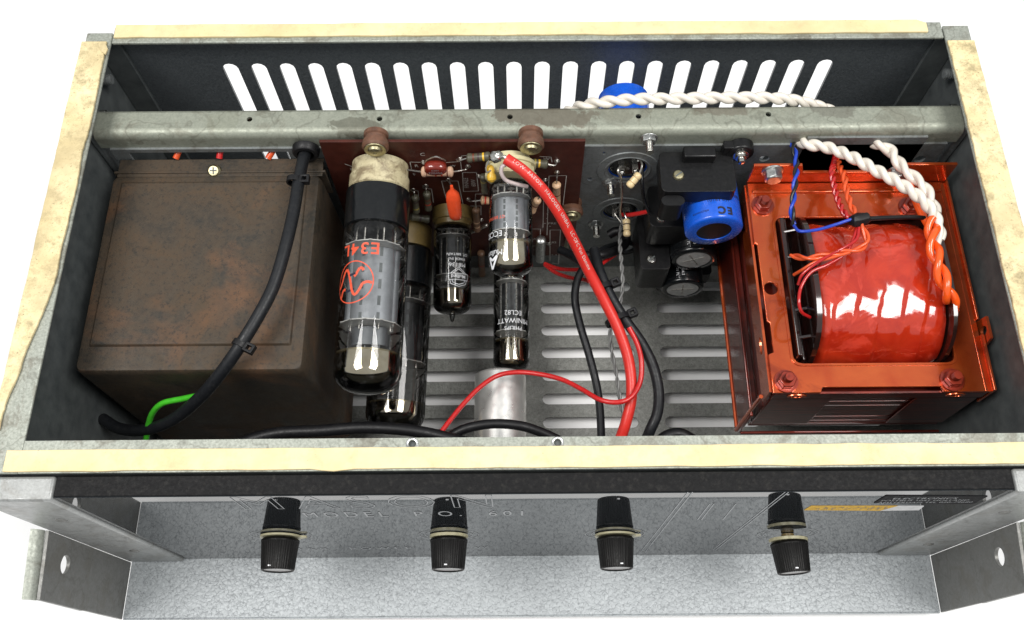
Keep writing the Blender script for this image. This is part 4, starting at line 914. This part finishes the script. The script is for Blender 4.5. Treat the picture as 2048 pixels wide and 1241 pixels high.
# front flange with two oval lugs
g = MB().box(xL + 1, yF, T - 9, xR + 2, yF + 1.2, T - 1.9)
build('front_flange', g, M['lac_dark'], tt, bevel=.2)
for x in (xL + 12, xR - 12):
    g = MB().lathe((x, yF - .1, T - 4.5), -Y_, [(0, 4.6), (.4, 4.5), (.4, 2.6), (0, 2.5)], 24, caps=False, e=(.55, 1)); build('lug', g, M['lac'], tt)
# rear mounting flange with a cut-out
zt = -22.5
ou = [(xL, T - 3), (xR + 3, T - 3), (xR + 3, zt), (xR - 22, zt), (xR - 24, zt - 6.5), (xL + 26, zt - 6.5), (xL + 24, zt), (xL, zt)]
g = MB().plate(ou, [], 1.5, (0, 158.4, 0), X_, Z_); build('mounting_flange', g, M['lac'], tt, bevel=.2)
g = MB().box(xL + 2, 150.5, T, xR, 152.2, T + 1.0); build('fold_ridge', g, M['lac'], tt, bevel=.4)
for px, py in ((1548, 366), (1799, 366)):
    p = U(px, py, y=150)
    g = MB().lathe((p.x, 157, p.z), -Y_, [(0, 5.4), (1, 5.3), (1.1, 4.4)], 32); hexnut(g, (p.x, 155.9, p.z), -Y_, 4.5, 4.4); g.lathe((p.x, 151.6, p.z), -Y_, [(0, 3.9), (.6, 3.4)], 32)
    build('hex_bolt', g, M['zinc'], tt, bevel=.3)
for px, py in ((1527, 408), (1574, 761), (1907, 758), (1822, 411)):
    p = U(px, py, z=T + 2)
    b = build('washer', MB().lathe((p.x, p.y, T + .05), Z_, [(0, 5.6), (.9, 5.5), (.95, 2)], 32), M['lac_nut'], tt)
    g = MB(); hexnut(g, (p.x, p.y, T + 1), Z_, 4.3, 3.2); build('nut', g, M['lac_nut'], b, bevel=.4)
    g = MB()
    for k in range(6): g.lathe((p.x, p.y, T + 4.2 + k * .5), Z_, [(0, 1.9), (.25, 2.1), (.5, 1.9)], 18)
    build('stud', g, M['lac_nut'], b)
# laminated core and the frame below
g = MB()
for k in range(22):
    z = T - 9.4 - k * 2.2; q = .35 * random.random(); g.box(xL + 1.2 + q, yF + 1.4 + q, z - 2.1, xR + 1.5 - q, yB, z)
build('lamination', g, M['lac_dark'], tt, kind='stuff')
g = MB().box(xL - 2, yF - 1.6, -101, xR + 4, yF - .2, -99); g.box(xL - 3.4, yF - 1, -101, xL - 1.8, yB, -70); g.box(xL - 2.2, yF + 4, -72, xL + .9, yB, -70.6)
g.box(xL + 1, yF + .1, -88, xL + 30, yF + 1.2, T - 9.2); g.box(xR - 28, yF + .1, -88, xR + 1, yF + 1.2, T - 9.2)
build('lower_frame', g, M['lac_dark'], tt, bevel=.5)
g = MB().cyl((xL - 3.6, yF + 1, -101), (xL - 3.6, yF + 1, -46), 1.0, 10); g.tube([(xL - 3.4, yF + 2, -100), (xL - 3.4, yB, -100)], 1.1, 8); build('frame_bead', g, M['lac'], tt)
# taped coil bulging through the window
g = MB(); nx, na = 64, 72; v = []; f = []
cx0, cx1 = 132.5, 191.5; cy, cz, ry, rz = 98.0, -64.0, 39.0, 45.0
for i in range(nx + 1):
    x = cx0 + (cx1 - cx0) * i / nx
    for j in range(na + 1):
        a = R(-14 + 208 * j / na); c, s_ = math.cos(a), math.sin(a)
        k = 1 / ((abs(c) ** 2.7 + abs(s_) ** 2.7) ** (1 / 2.7))
        q = Vector((x * .045, a * 1.5, 0)); wr = noise.noise(q * .8) * 1.6 + noise.noise(q * 1.7 + Vector((7, 0, 0))) * .5
        wr += .55 * (1 if (i / nx + .10 * math.sin(a * 2.2)) % .36 < .18 else 0)          # overlapping turns of tape
        wr += 1.1 * abs(noise.noise(Vector((x * .07 + a * 1.2, a * 1.6 - x * .05, 3.3))))
        ed = 1 - .05 * (max(0, abs(2 * i / nx - 1) - .8) * 5) ** 2
        v.append((x, cy + c * k * (ry - 1.5 + wr) * ed * -1, cz + s_ * k * (rz - 1.5 + wr) * ed))
for i in range(nx):
    for j in range(na): a = i * (na + 1) + j; f.append((a, a + 1, a + na + 2, a + na + 1))
g.prim(v, f); build('taped_coil', g, M['tape'], tt, sharp=70)
def bob(x, th, ry, rz, cy=98, top=-64, m='lac_black', name='bobbin_flange'):
    pts = []
    for j in range(33):
        a = R(-10 + 200 * j / 32); c, s_ = math.cos(a), math.sin(a); k = 1 / ((abs(c) ** 3.4 + abs(s_) ** 3.4) ** (1 / 3.4)); pts.append((cy - c * k * ry, top + s_ * k * rz))
    g = MB().plate(pts, [], th, (x, 0, 0), Y_, Z_); return build(name, g, M[m], tt, bevel=.4)
bob(129.5, 2.4, 38.5, 48); bob(192.2, 1.8, 38.5, 46.5)
g = MB().box(123.2, 61, -70, 125.4, 134, -33); g.box(126.2, 60, -70, 127.4, 135, -36.5); build('bobbin_flange', g, M['lac_black'], tt, bevel=.4)
for y in (70, 84, 112, 126): build('terminal', MB().cyl((124, y, -34), (130, y, -31.5), .8, 8), M['lac_black'], tt)
for y in (76, 100, 118): build('tape_tag', MB().tube([(191, y, -32), (194.5, y + 1, -29), (197, y + 3, -29)], .9, 7), M['tape'], tt)

# ================================================================== WIRES
def wire(name, label, pts, r, m, n=10, cat='wire', group=None, world=False, seg=8):
    P = spline(pts if world else W(pts), seg); g = MB().tube(P, r, n)
    o = build(name, g, M[m], None, sharp=80); tag(o, label, cat, group); return o, P
def pair(name, label, pts, r, off, pitch, mats, cat='wire', ph=0):
    P = spline(W(pts), 8); t = thing(name, label, cat, P[0])
    for k, m in enumerate(mats): build('strand', MB().tube(twist(P, off, pitch, k, len(mats), ph), r, 10), M[m], t, sharp=80)
    return t
def tie(label, px, py, z, dirpx, r, head=1, ew=1):
    c = U(px, py, z=z); q = U(px + dirpx[0], py + dirpx[1], z=z) - c; d, n_, w_ = frame(q)
    t = thing('cable_tie', label, 'cable tie', c)
    g = MB().lathe(c - d * 1.4, d, [(0, r), (0, r + .9), (2.8, r + .9), (2.8, r)], 28, caps=False, e=(1, ew)); build('strap', g, M['rubber'], t, bevel=.15)
    hc = c + w_ * (head * (r * ew + 2.2)) + n_ * .8; g = MB().plate(rect(-2.4, -2.2, 2.4, 2.2), [rect(-1.1, -1.0, 1.1, 1.0)], 3.4, hc - n_ * 1.2, w_, n_.cross(w_)); build('head', g, M['rubber'], t, bevel=.3)
    return t
wire('mains_cable', 'thick black sheathed cable curving over the rusty transformer', [(613, 300, -24), (606, 322, -21), (597, 365, -17), (588, 420, -14), (572, 490, -13), (548, 570, -14), (518, 630, -15), (478, 695, -18), (435, 755, -27), (395, 800, -40), (345, 840, -58), (290, 860, -72), (240, 858, -80), (205, 838, -84)], 2.95, 'cable', 14, 'cable')
wire('earth_wire', 'bright green wire end showing beside the cable at the grommet', [(606, 306, -21), (603, 325, -18.5), (598, 345, -16.5), (594, 362, -16)], .9, 'green')
wire('earth_wire', 'bright green wire under the black cable near the front left corner', [(470, 712, -23), (440, 755, -33), (410, 786, -42), (370, 797, -48), (328, 806, -52), (308, 822, -58), (298, 845, -66), (292, 880, -76)], 1.45, 'green')
tie('black cable tie on the black cable near the grommet', 589, 362, -17, (-4, 30), 2.95, -1); tie('black cable tie on the black cable in the middle of the rusty lid', 481, 690, -18, (-40, 60), 2.95, -1)
# red screened cable from the solder joint to the front
ro, RP = wire('red_cable', 'thick red cable with white print running from the solder joint to the front', [(1012, 318, -1), (1048, 343, -3), (1085, 380, -9), (1120, 430, -20), (1150, 487, -34), (1178, 543, -46), (1208, 600, -55), (1238, 662, -62), (1258, 725, -68), (1263, 790, -73), (1252, 845, -78), (1238, 885, -84)], 2.8, 'red', 14, 'cable')
def path_text(mb, txt, size, P, r, s0, ang, parent_n=Z_):
    Q = [0]
    for a, b in zip(P, P[1:]): Q.append(Q[-1] + (b - a).length)
    v, f, _ = text2d(txt, size, 1.15); mx = min(p[0] for p in v); out = []
    for x, y in v:
        s_ = s0 + x - mx; k = max(i for i in range(len(Q)) if Q[i] <= s_ or i == 0); k = min(k, len(P) - 2)
        t = (P[k + 1] - P[k]).normalized(); c = P[k] + t * (s_ - Q[k]); n_ = (Z_ - t * t.z).normalized(); w_ = n_.cross(t)
        a = ang - y / r * -1; out.append(c + (n_ * math.cos(a) + w_ * math.sin(a)) * (r + .06))
    mb.prim(out, f)
for tx, s0 in (('LOW', 4), ('FATOX', 12), ('HALOGEN', 23), ('UNBAL', 37), ('LC-OFC', 48), ('Van Damme', 58)):
    g = MB(); path_text(g, tx, 2.4, RP, 2.8, s0, -.1); build('lettering', g, M['silk'], ro)
wire('black_cable', 'thick black cable looping to the right of the red cable', [(1188, 500, -60), (1200, 545, -58), (1222, 595, -60), (1250, 640, -64), (1282, 685, -68), (1305, 730, -71), (1317, 780, -74), (1315, 825, -78), (1300, 862, -82), (1288, 890, -90)], 2.75, 'cable', 14, 'cable')
wire('black_cable', 'black cable bending left from the grommet then down to the front rim', [(1242, 488, -112), (1222, 494, -98), (1198, 505, -84), (1172, 530, -76), (1155, 560, -76), (1150, 600, -78), (1160, 650, -82), (1178, 710, -86), (1193, 770, -90), (1200, 820, -94), (1203, 885, -100)], 2.1, 'cable', 12, 'cable')
wire('black_sleeve', 'short black sleeve crossing behind the red cable by the board corner', [(1120, 500, -92), (1145, 512, -88), (1170, 530, -82), (1195, 552, -76), (1212, 572, -70)], 2.4, 'cable', 12, 'cable')
wire('red_lead', 'thin red wire looping under the cables and over the silver can', [(1258, 655, -60), (1275, 690, -63), (1283, 725, -66), (1280, 765, -68), (1262, 795, -68), (1235, 805, -68), (1200, 800, -70), (1165, 780, -76), (1125, 760, -82), (1080, 749, -86), (1035, 745, -88), (995, 752, -88), (960, 775, -86), (930, 805, -84), (905, 835, -82), (880, 868, -80), (866, 890, -80)], 1.3, 'redwire')
wire('red_lead', 'thin red wire leaving the board corner, upper of two', [(1090, 528, -112), (1118, 538, -104), (1150, 540, -98), (1185, 538, -90), (1215, 520, -92), (1240, 502, -104), (1250, 490, -118)], 1.15, 'redwire')
wire('red_lead', 'thin red wire leaving the board corner, lower of two', [(1090, 530, -113), (1110, 545, -106), (1140, 556, -98), (1175, 562, -84), (1195, 580, -72), (1205, 592, -66)], 1.15, 'redwire')
pair('grey_wire_pair', 'thin grey twisted wires hanging from the lower resistor to the front', [(1243, 450, -92), (1240, 485, -84), (1243, 530, -80), (1245, 575, -80), (1236, 620, -80), (1222, 650, -82), (1222, 695, -86), (1232, 745, -92), (1240, 800, -98), (1250, 850, -104), (1254, 885, -108)], .62, .62, 13, ['greywire', 'greywire'])
tie('upper black tie binding the red and black cables', 1207, 577, -58, (34, 66), 3.7, -1, 1.15); tie('lower black tie with its head left of the red cable', 1236, 640, -63, (34, 66), 4.2, -1, 1.35)
wire('black_sleeve', 'printed black sleeving along the inside of the front rim, left', [(440, 905, -62), (500, 880, -62), (560, 866, -62), (640, 862, -62), (720, 856, -62), (790, 858, -62), (850, 866, -64), (910, 880, -70), (960, 893, -76)], 2.9, 'rubber', 14, 'cable')
wire('black_sleeve', 'black cable arching across the front of the silver can', [(880, 888, -78), (920, 862, -74), (960, 851, -72), (1000, 848, -72), (1045, 853, -72), (1085, 866, -76), (1120, 882, -80), (1150, 895, -84)], 2.4, 'rubber', 14, 'cable')
wire('black_sleeve', 'end of a black cable peeping over the front rim left of the red transformer', [(1310, 890, -90), (1335, 872, -88), (1360, 868, -88), (1385, 880, -90)], 3.0, 'rubber', 14, 'cable')
wire('milky_wire', 'short milky wire arched over the cream valve socket', [(1015, 328, -3), (1004, 334, -3), (1003, 348, -5), (1012, 361, -8), (1030, 368, -9), (1055, 374, -12)], 1.0, 'clearwire')
# wiring at the two round holes
def hang_res(label, a, b, za, zb, lead):
    A, Bq = U(*a, z=za), U(*b, z=zb); t = thing('leaded_resistor', label, 'resistor', A)
    d = Bq - A; L = d.length; r = 2.1; e = 2.6
    g = MB().lathe(A, d, [(0, .5), (.4, 1.6), (1.2, r), (e, r), (e + .6, r * .78), (L * .5 - 1.6, r * .78), (L * .5 - 1.2, r * .95), (L * .5 + 1.2, r * .95), (L * .5 + 1.6, r * .78), (L - e - .6, r * .78), (L - e, r), (L - 1.2, r), (L - .4, 1.6), (L, .5)], 22); build('body', g, M['tanlight'], t)
    for q in (.31, .62, .8): build('band', MB().lathe(A + d.normalized() * (q * L - .4), d, [(0, r * .84), (.8, r * .84)], 22, caps=False), MD, t)
    for l in lead: build('lead', MB().tube(spline([U(x, y, z=z) for x, y, z in l], 6), .5, 7), M['lead'], t)
hang_res('slanted buff resistor hanging from the upper round hole', (1280, 347), (1256, 375), -36, -40, [((1280, 347, -36), (1284, 330, -34), (1279, 318, -36))])
hang_res('upright buff resistor hanging from the lower round hole', (1253, 438), (1254, 474), -76, -78, [((1253, 438, -76), (1249, 428, -76), (1246, 418, -80)), ((1279, 318, -38), (1276, 322, -34))])
wire('bare_wire', 'stiff bare wire joining the two round holes on the left', [(1256, 338, -40), (1244, 334, -34), (1236, 342, -32), (1242, 360, -38), (1243, 395, -58), (1240, 425, -72), (1246, 450, -78)], .75, 'lead', 8)
wire('bare_wire', 'bare wire bent in a small triangle at the lower round hole', [(1247, 452, -78), (1232, 432, -76), (1229, 424, -76), (1238, 414, -78), (1241, 400, -80)], .5, 'lead', 8)
wire('black_lead', 'thin black wire looping from the upper hole round the clamp', [(1284, 338, -38), (1284, 365, -40), (1288, 400, -50), (1298, 425, -56), (1310, 440, -62), (1312, 460, -68)], .95, 'blackwire')
wire('red_lead', 'short red wire from the lower hole to the middle clamp', [(1246, 430, -80), (1262, 430, -74), (1290, 425, -66), (1318, 418, -60)], 1.25, 'redwire')
wire('black_cable', 'black sleeve leaving the lower hole beside the grommet', [(1218, 470, -98), (1232, 463, -96), (1248, 466, -96), (1252, 484, -98), (1236, 500, -92), (1204, 510, -84), (1166, 512, -84)], 2.6, 'rubber', 12, 'cable')
# white twisted pairs
pair('white_wire_pair', 'white twisted wires crossing in front of the back wall slots', [(1120, 232, -30), (1165, 212, -16), (1215, 204, -10), (1270, 199, -8), (1330, 198, -7), (1390, 197, -7), (1450, 196, -7), (1505, 196, -8), (1560, 198, -10), (1610, 206, -16), (1660, 222, -26), (1690, 240, -34)], 1.75, 1.4, 17, ['whitewire', 'whitewire'])
pair('white_wire_pair', 'long white twisted wires from the opening across the red transformer', [(1570, 262, None, 190), (1592, 275, None, 178), (1612, 288, -20), (1660, 297, -18), (1705, 315, -14), (1750, 340, -11), (1795, 365, -9), (1835, 392, -9), (1862, 420, -11), (1876, 452, -14), (1880, 480, -16)], 1.75, 1.4, 14, ['whitewire', 'whitewire'])
pair('white_wire_pair', 'shorter white twisted wires nearer the right side wall', [(1720, 262, None, 190), (1736, 276, None, 178), (1754, 289, -22), (1782, 303, -22), (1797, 325, -20), (1815, 345, -19), (1845, 370, -18), (1862, 400, -18), (1872, 430, -18)], 1.75, 1.4, 20, ['whitewire', 'whitewire'], ph=1)
pair('orange_wire_pair', 'orange twisted wires ending at the right edge of the coil', [(1868, 440, -13), (1864, 470, -12), (1870, 505, -11), (1880, 535, -11), (1886, 560, -12), (1896, 588, -15), (1904, 608, -22), (1900, 622, -34)], 1.8, 1.95, 25, ['orangesleeve', 'orangesleeve'], ph=.6)
wire('orange_sleeve', 'straight orange sleeve rising to the white twisted wires', [(1816, 362, -22), (1828, 392, -20), (1842, 425, -19), (1862, 460, -18)], 1.9, 'orangesleeve')
wire('white_wire', 'white wire tip running down inside the orange twist', [(1876, 440, -12), (1880, 465, -13), (1874, 490, -15), (1872, 510, -17)], 1.7, 'whitewire')
# thin wires over the coil
pair('blue_black_wire_pair', 'blue and black twisted wires entering the left end of the coil', [(1575, 270, None, 185), (1582, 281, None, 174), (1588, 300, -21), (1593, 325, -20), (1592, 350, -17), (1588, 385, -17), (1584, 420, -18), (1587, 450, -22)], .85, .8, 15, ['bluewire', 'blackwire'])
wire('blue_wire', 'thin blue wire running from the coil end to the black tape knot', [(1588, 452, -16), (1600, 463, -13), (1635, 460, -11), (1670, 450, -9), (1700, 440, -8), (1722, 436, -8)], .75, 'bluewire')
pair('red_wire_pair', 'crimson twisted wires rising from the knot to the opening', [(1676, 290, None, 180), (1672, 306, None, 171), (1669, 325, -26), (1664, 345, -18), (1668, 370, -16), (1676, 400, -14), (1690, 428, -11), (1712, 442, -9)], .85, .85, 9, ['crimson', 'crimson'])
pair('red_wire_pair', 'orange red twisted wires just right of the crimson pair', [(1682, 292, None, 180), (1677, 308, None, 171), (1677, 328, -26), (1688, 350, -18), (1694, 385, -15), (1704, 415, -12), (1720, 440, -9)], .85, .85, 13, ['orangewire', 'orangewire'])
kn = thing('tape_knot', 'lump of black tape binding the thin wires above the coil', 'tape', U(1722, 440, z=-9))
c = U(1722, 440, z=-8.5); g = MB().lathe(c - X_ * 5 - Y_ * 1, X_ + Y_ * .25, [(0, 1.5), (1, 2.8), (4, 3.2), (8, 2.9), (9.5, 1.6)], 12); dent(g, 1.0, .5); build('tape', g, M['rubber'], kn, sharp=30)
wire('black_strap', 'black tape strap running right from the tape knot over the coil edge', [(1735, 438, -9.5), (1775, 436, -12), (1830, 435, -16), (1868, 440, -20), (1884, 452, -26)], 1.1, 'rubber', 8, 'tape')
pair('orange_wire_pair', 'thin orange twisted wires curving from the knot to the left bobbin', [(1722, 448, -9), (1732, 470, -9), (1733, 487, -9), (1715, 500, -9), (1680, 506, -10), (1645, 512, -12), (1612, 517, -15), (1584, 511, -22)], .8, .8, 20, ['orangewire', 'orangewire'])
wire('crimson_wire', 'short crimson wire end fanning left from the knot over the coil', [(1718, 455, -9), (1712, 480, -9), (1680, 500, -9), (1640, 522, -12), (1606, 548, -16), (1596, 570, -20)], .75, 'crimson')
wire('crimson_wire', 'thin crimson wire looping down the left edge of the coil', [(1716, 450, -10), (1706, 480, -10), (1690, 508, -11), (1655, 530, -13), (1622, 545, -14), (1602, 575, -16), (1598, 605, -17), (1604, 625, -20), (1620, 635, -24)], .8, 'crimson')
wire('orange_wire', 'thin orange wire end pointing at the left bobbin below the pair', [(1700, 505, -9), (1665, 515, -11), (1630, 525, -14), (1605, 540, -18), (1588, 550, -24)], .8, 'orangewire')
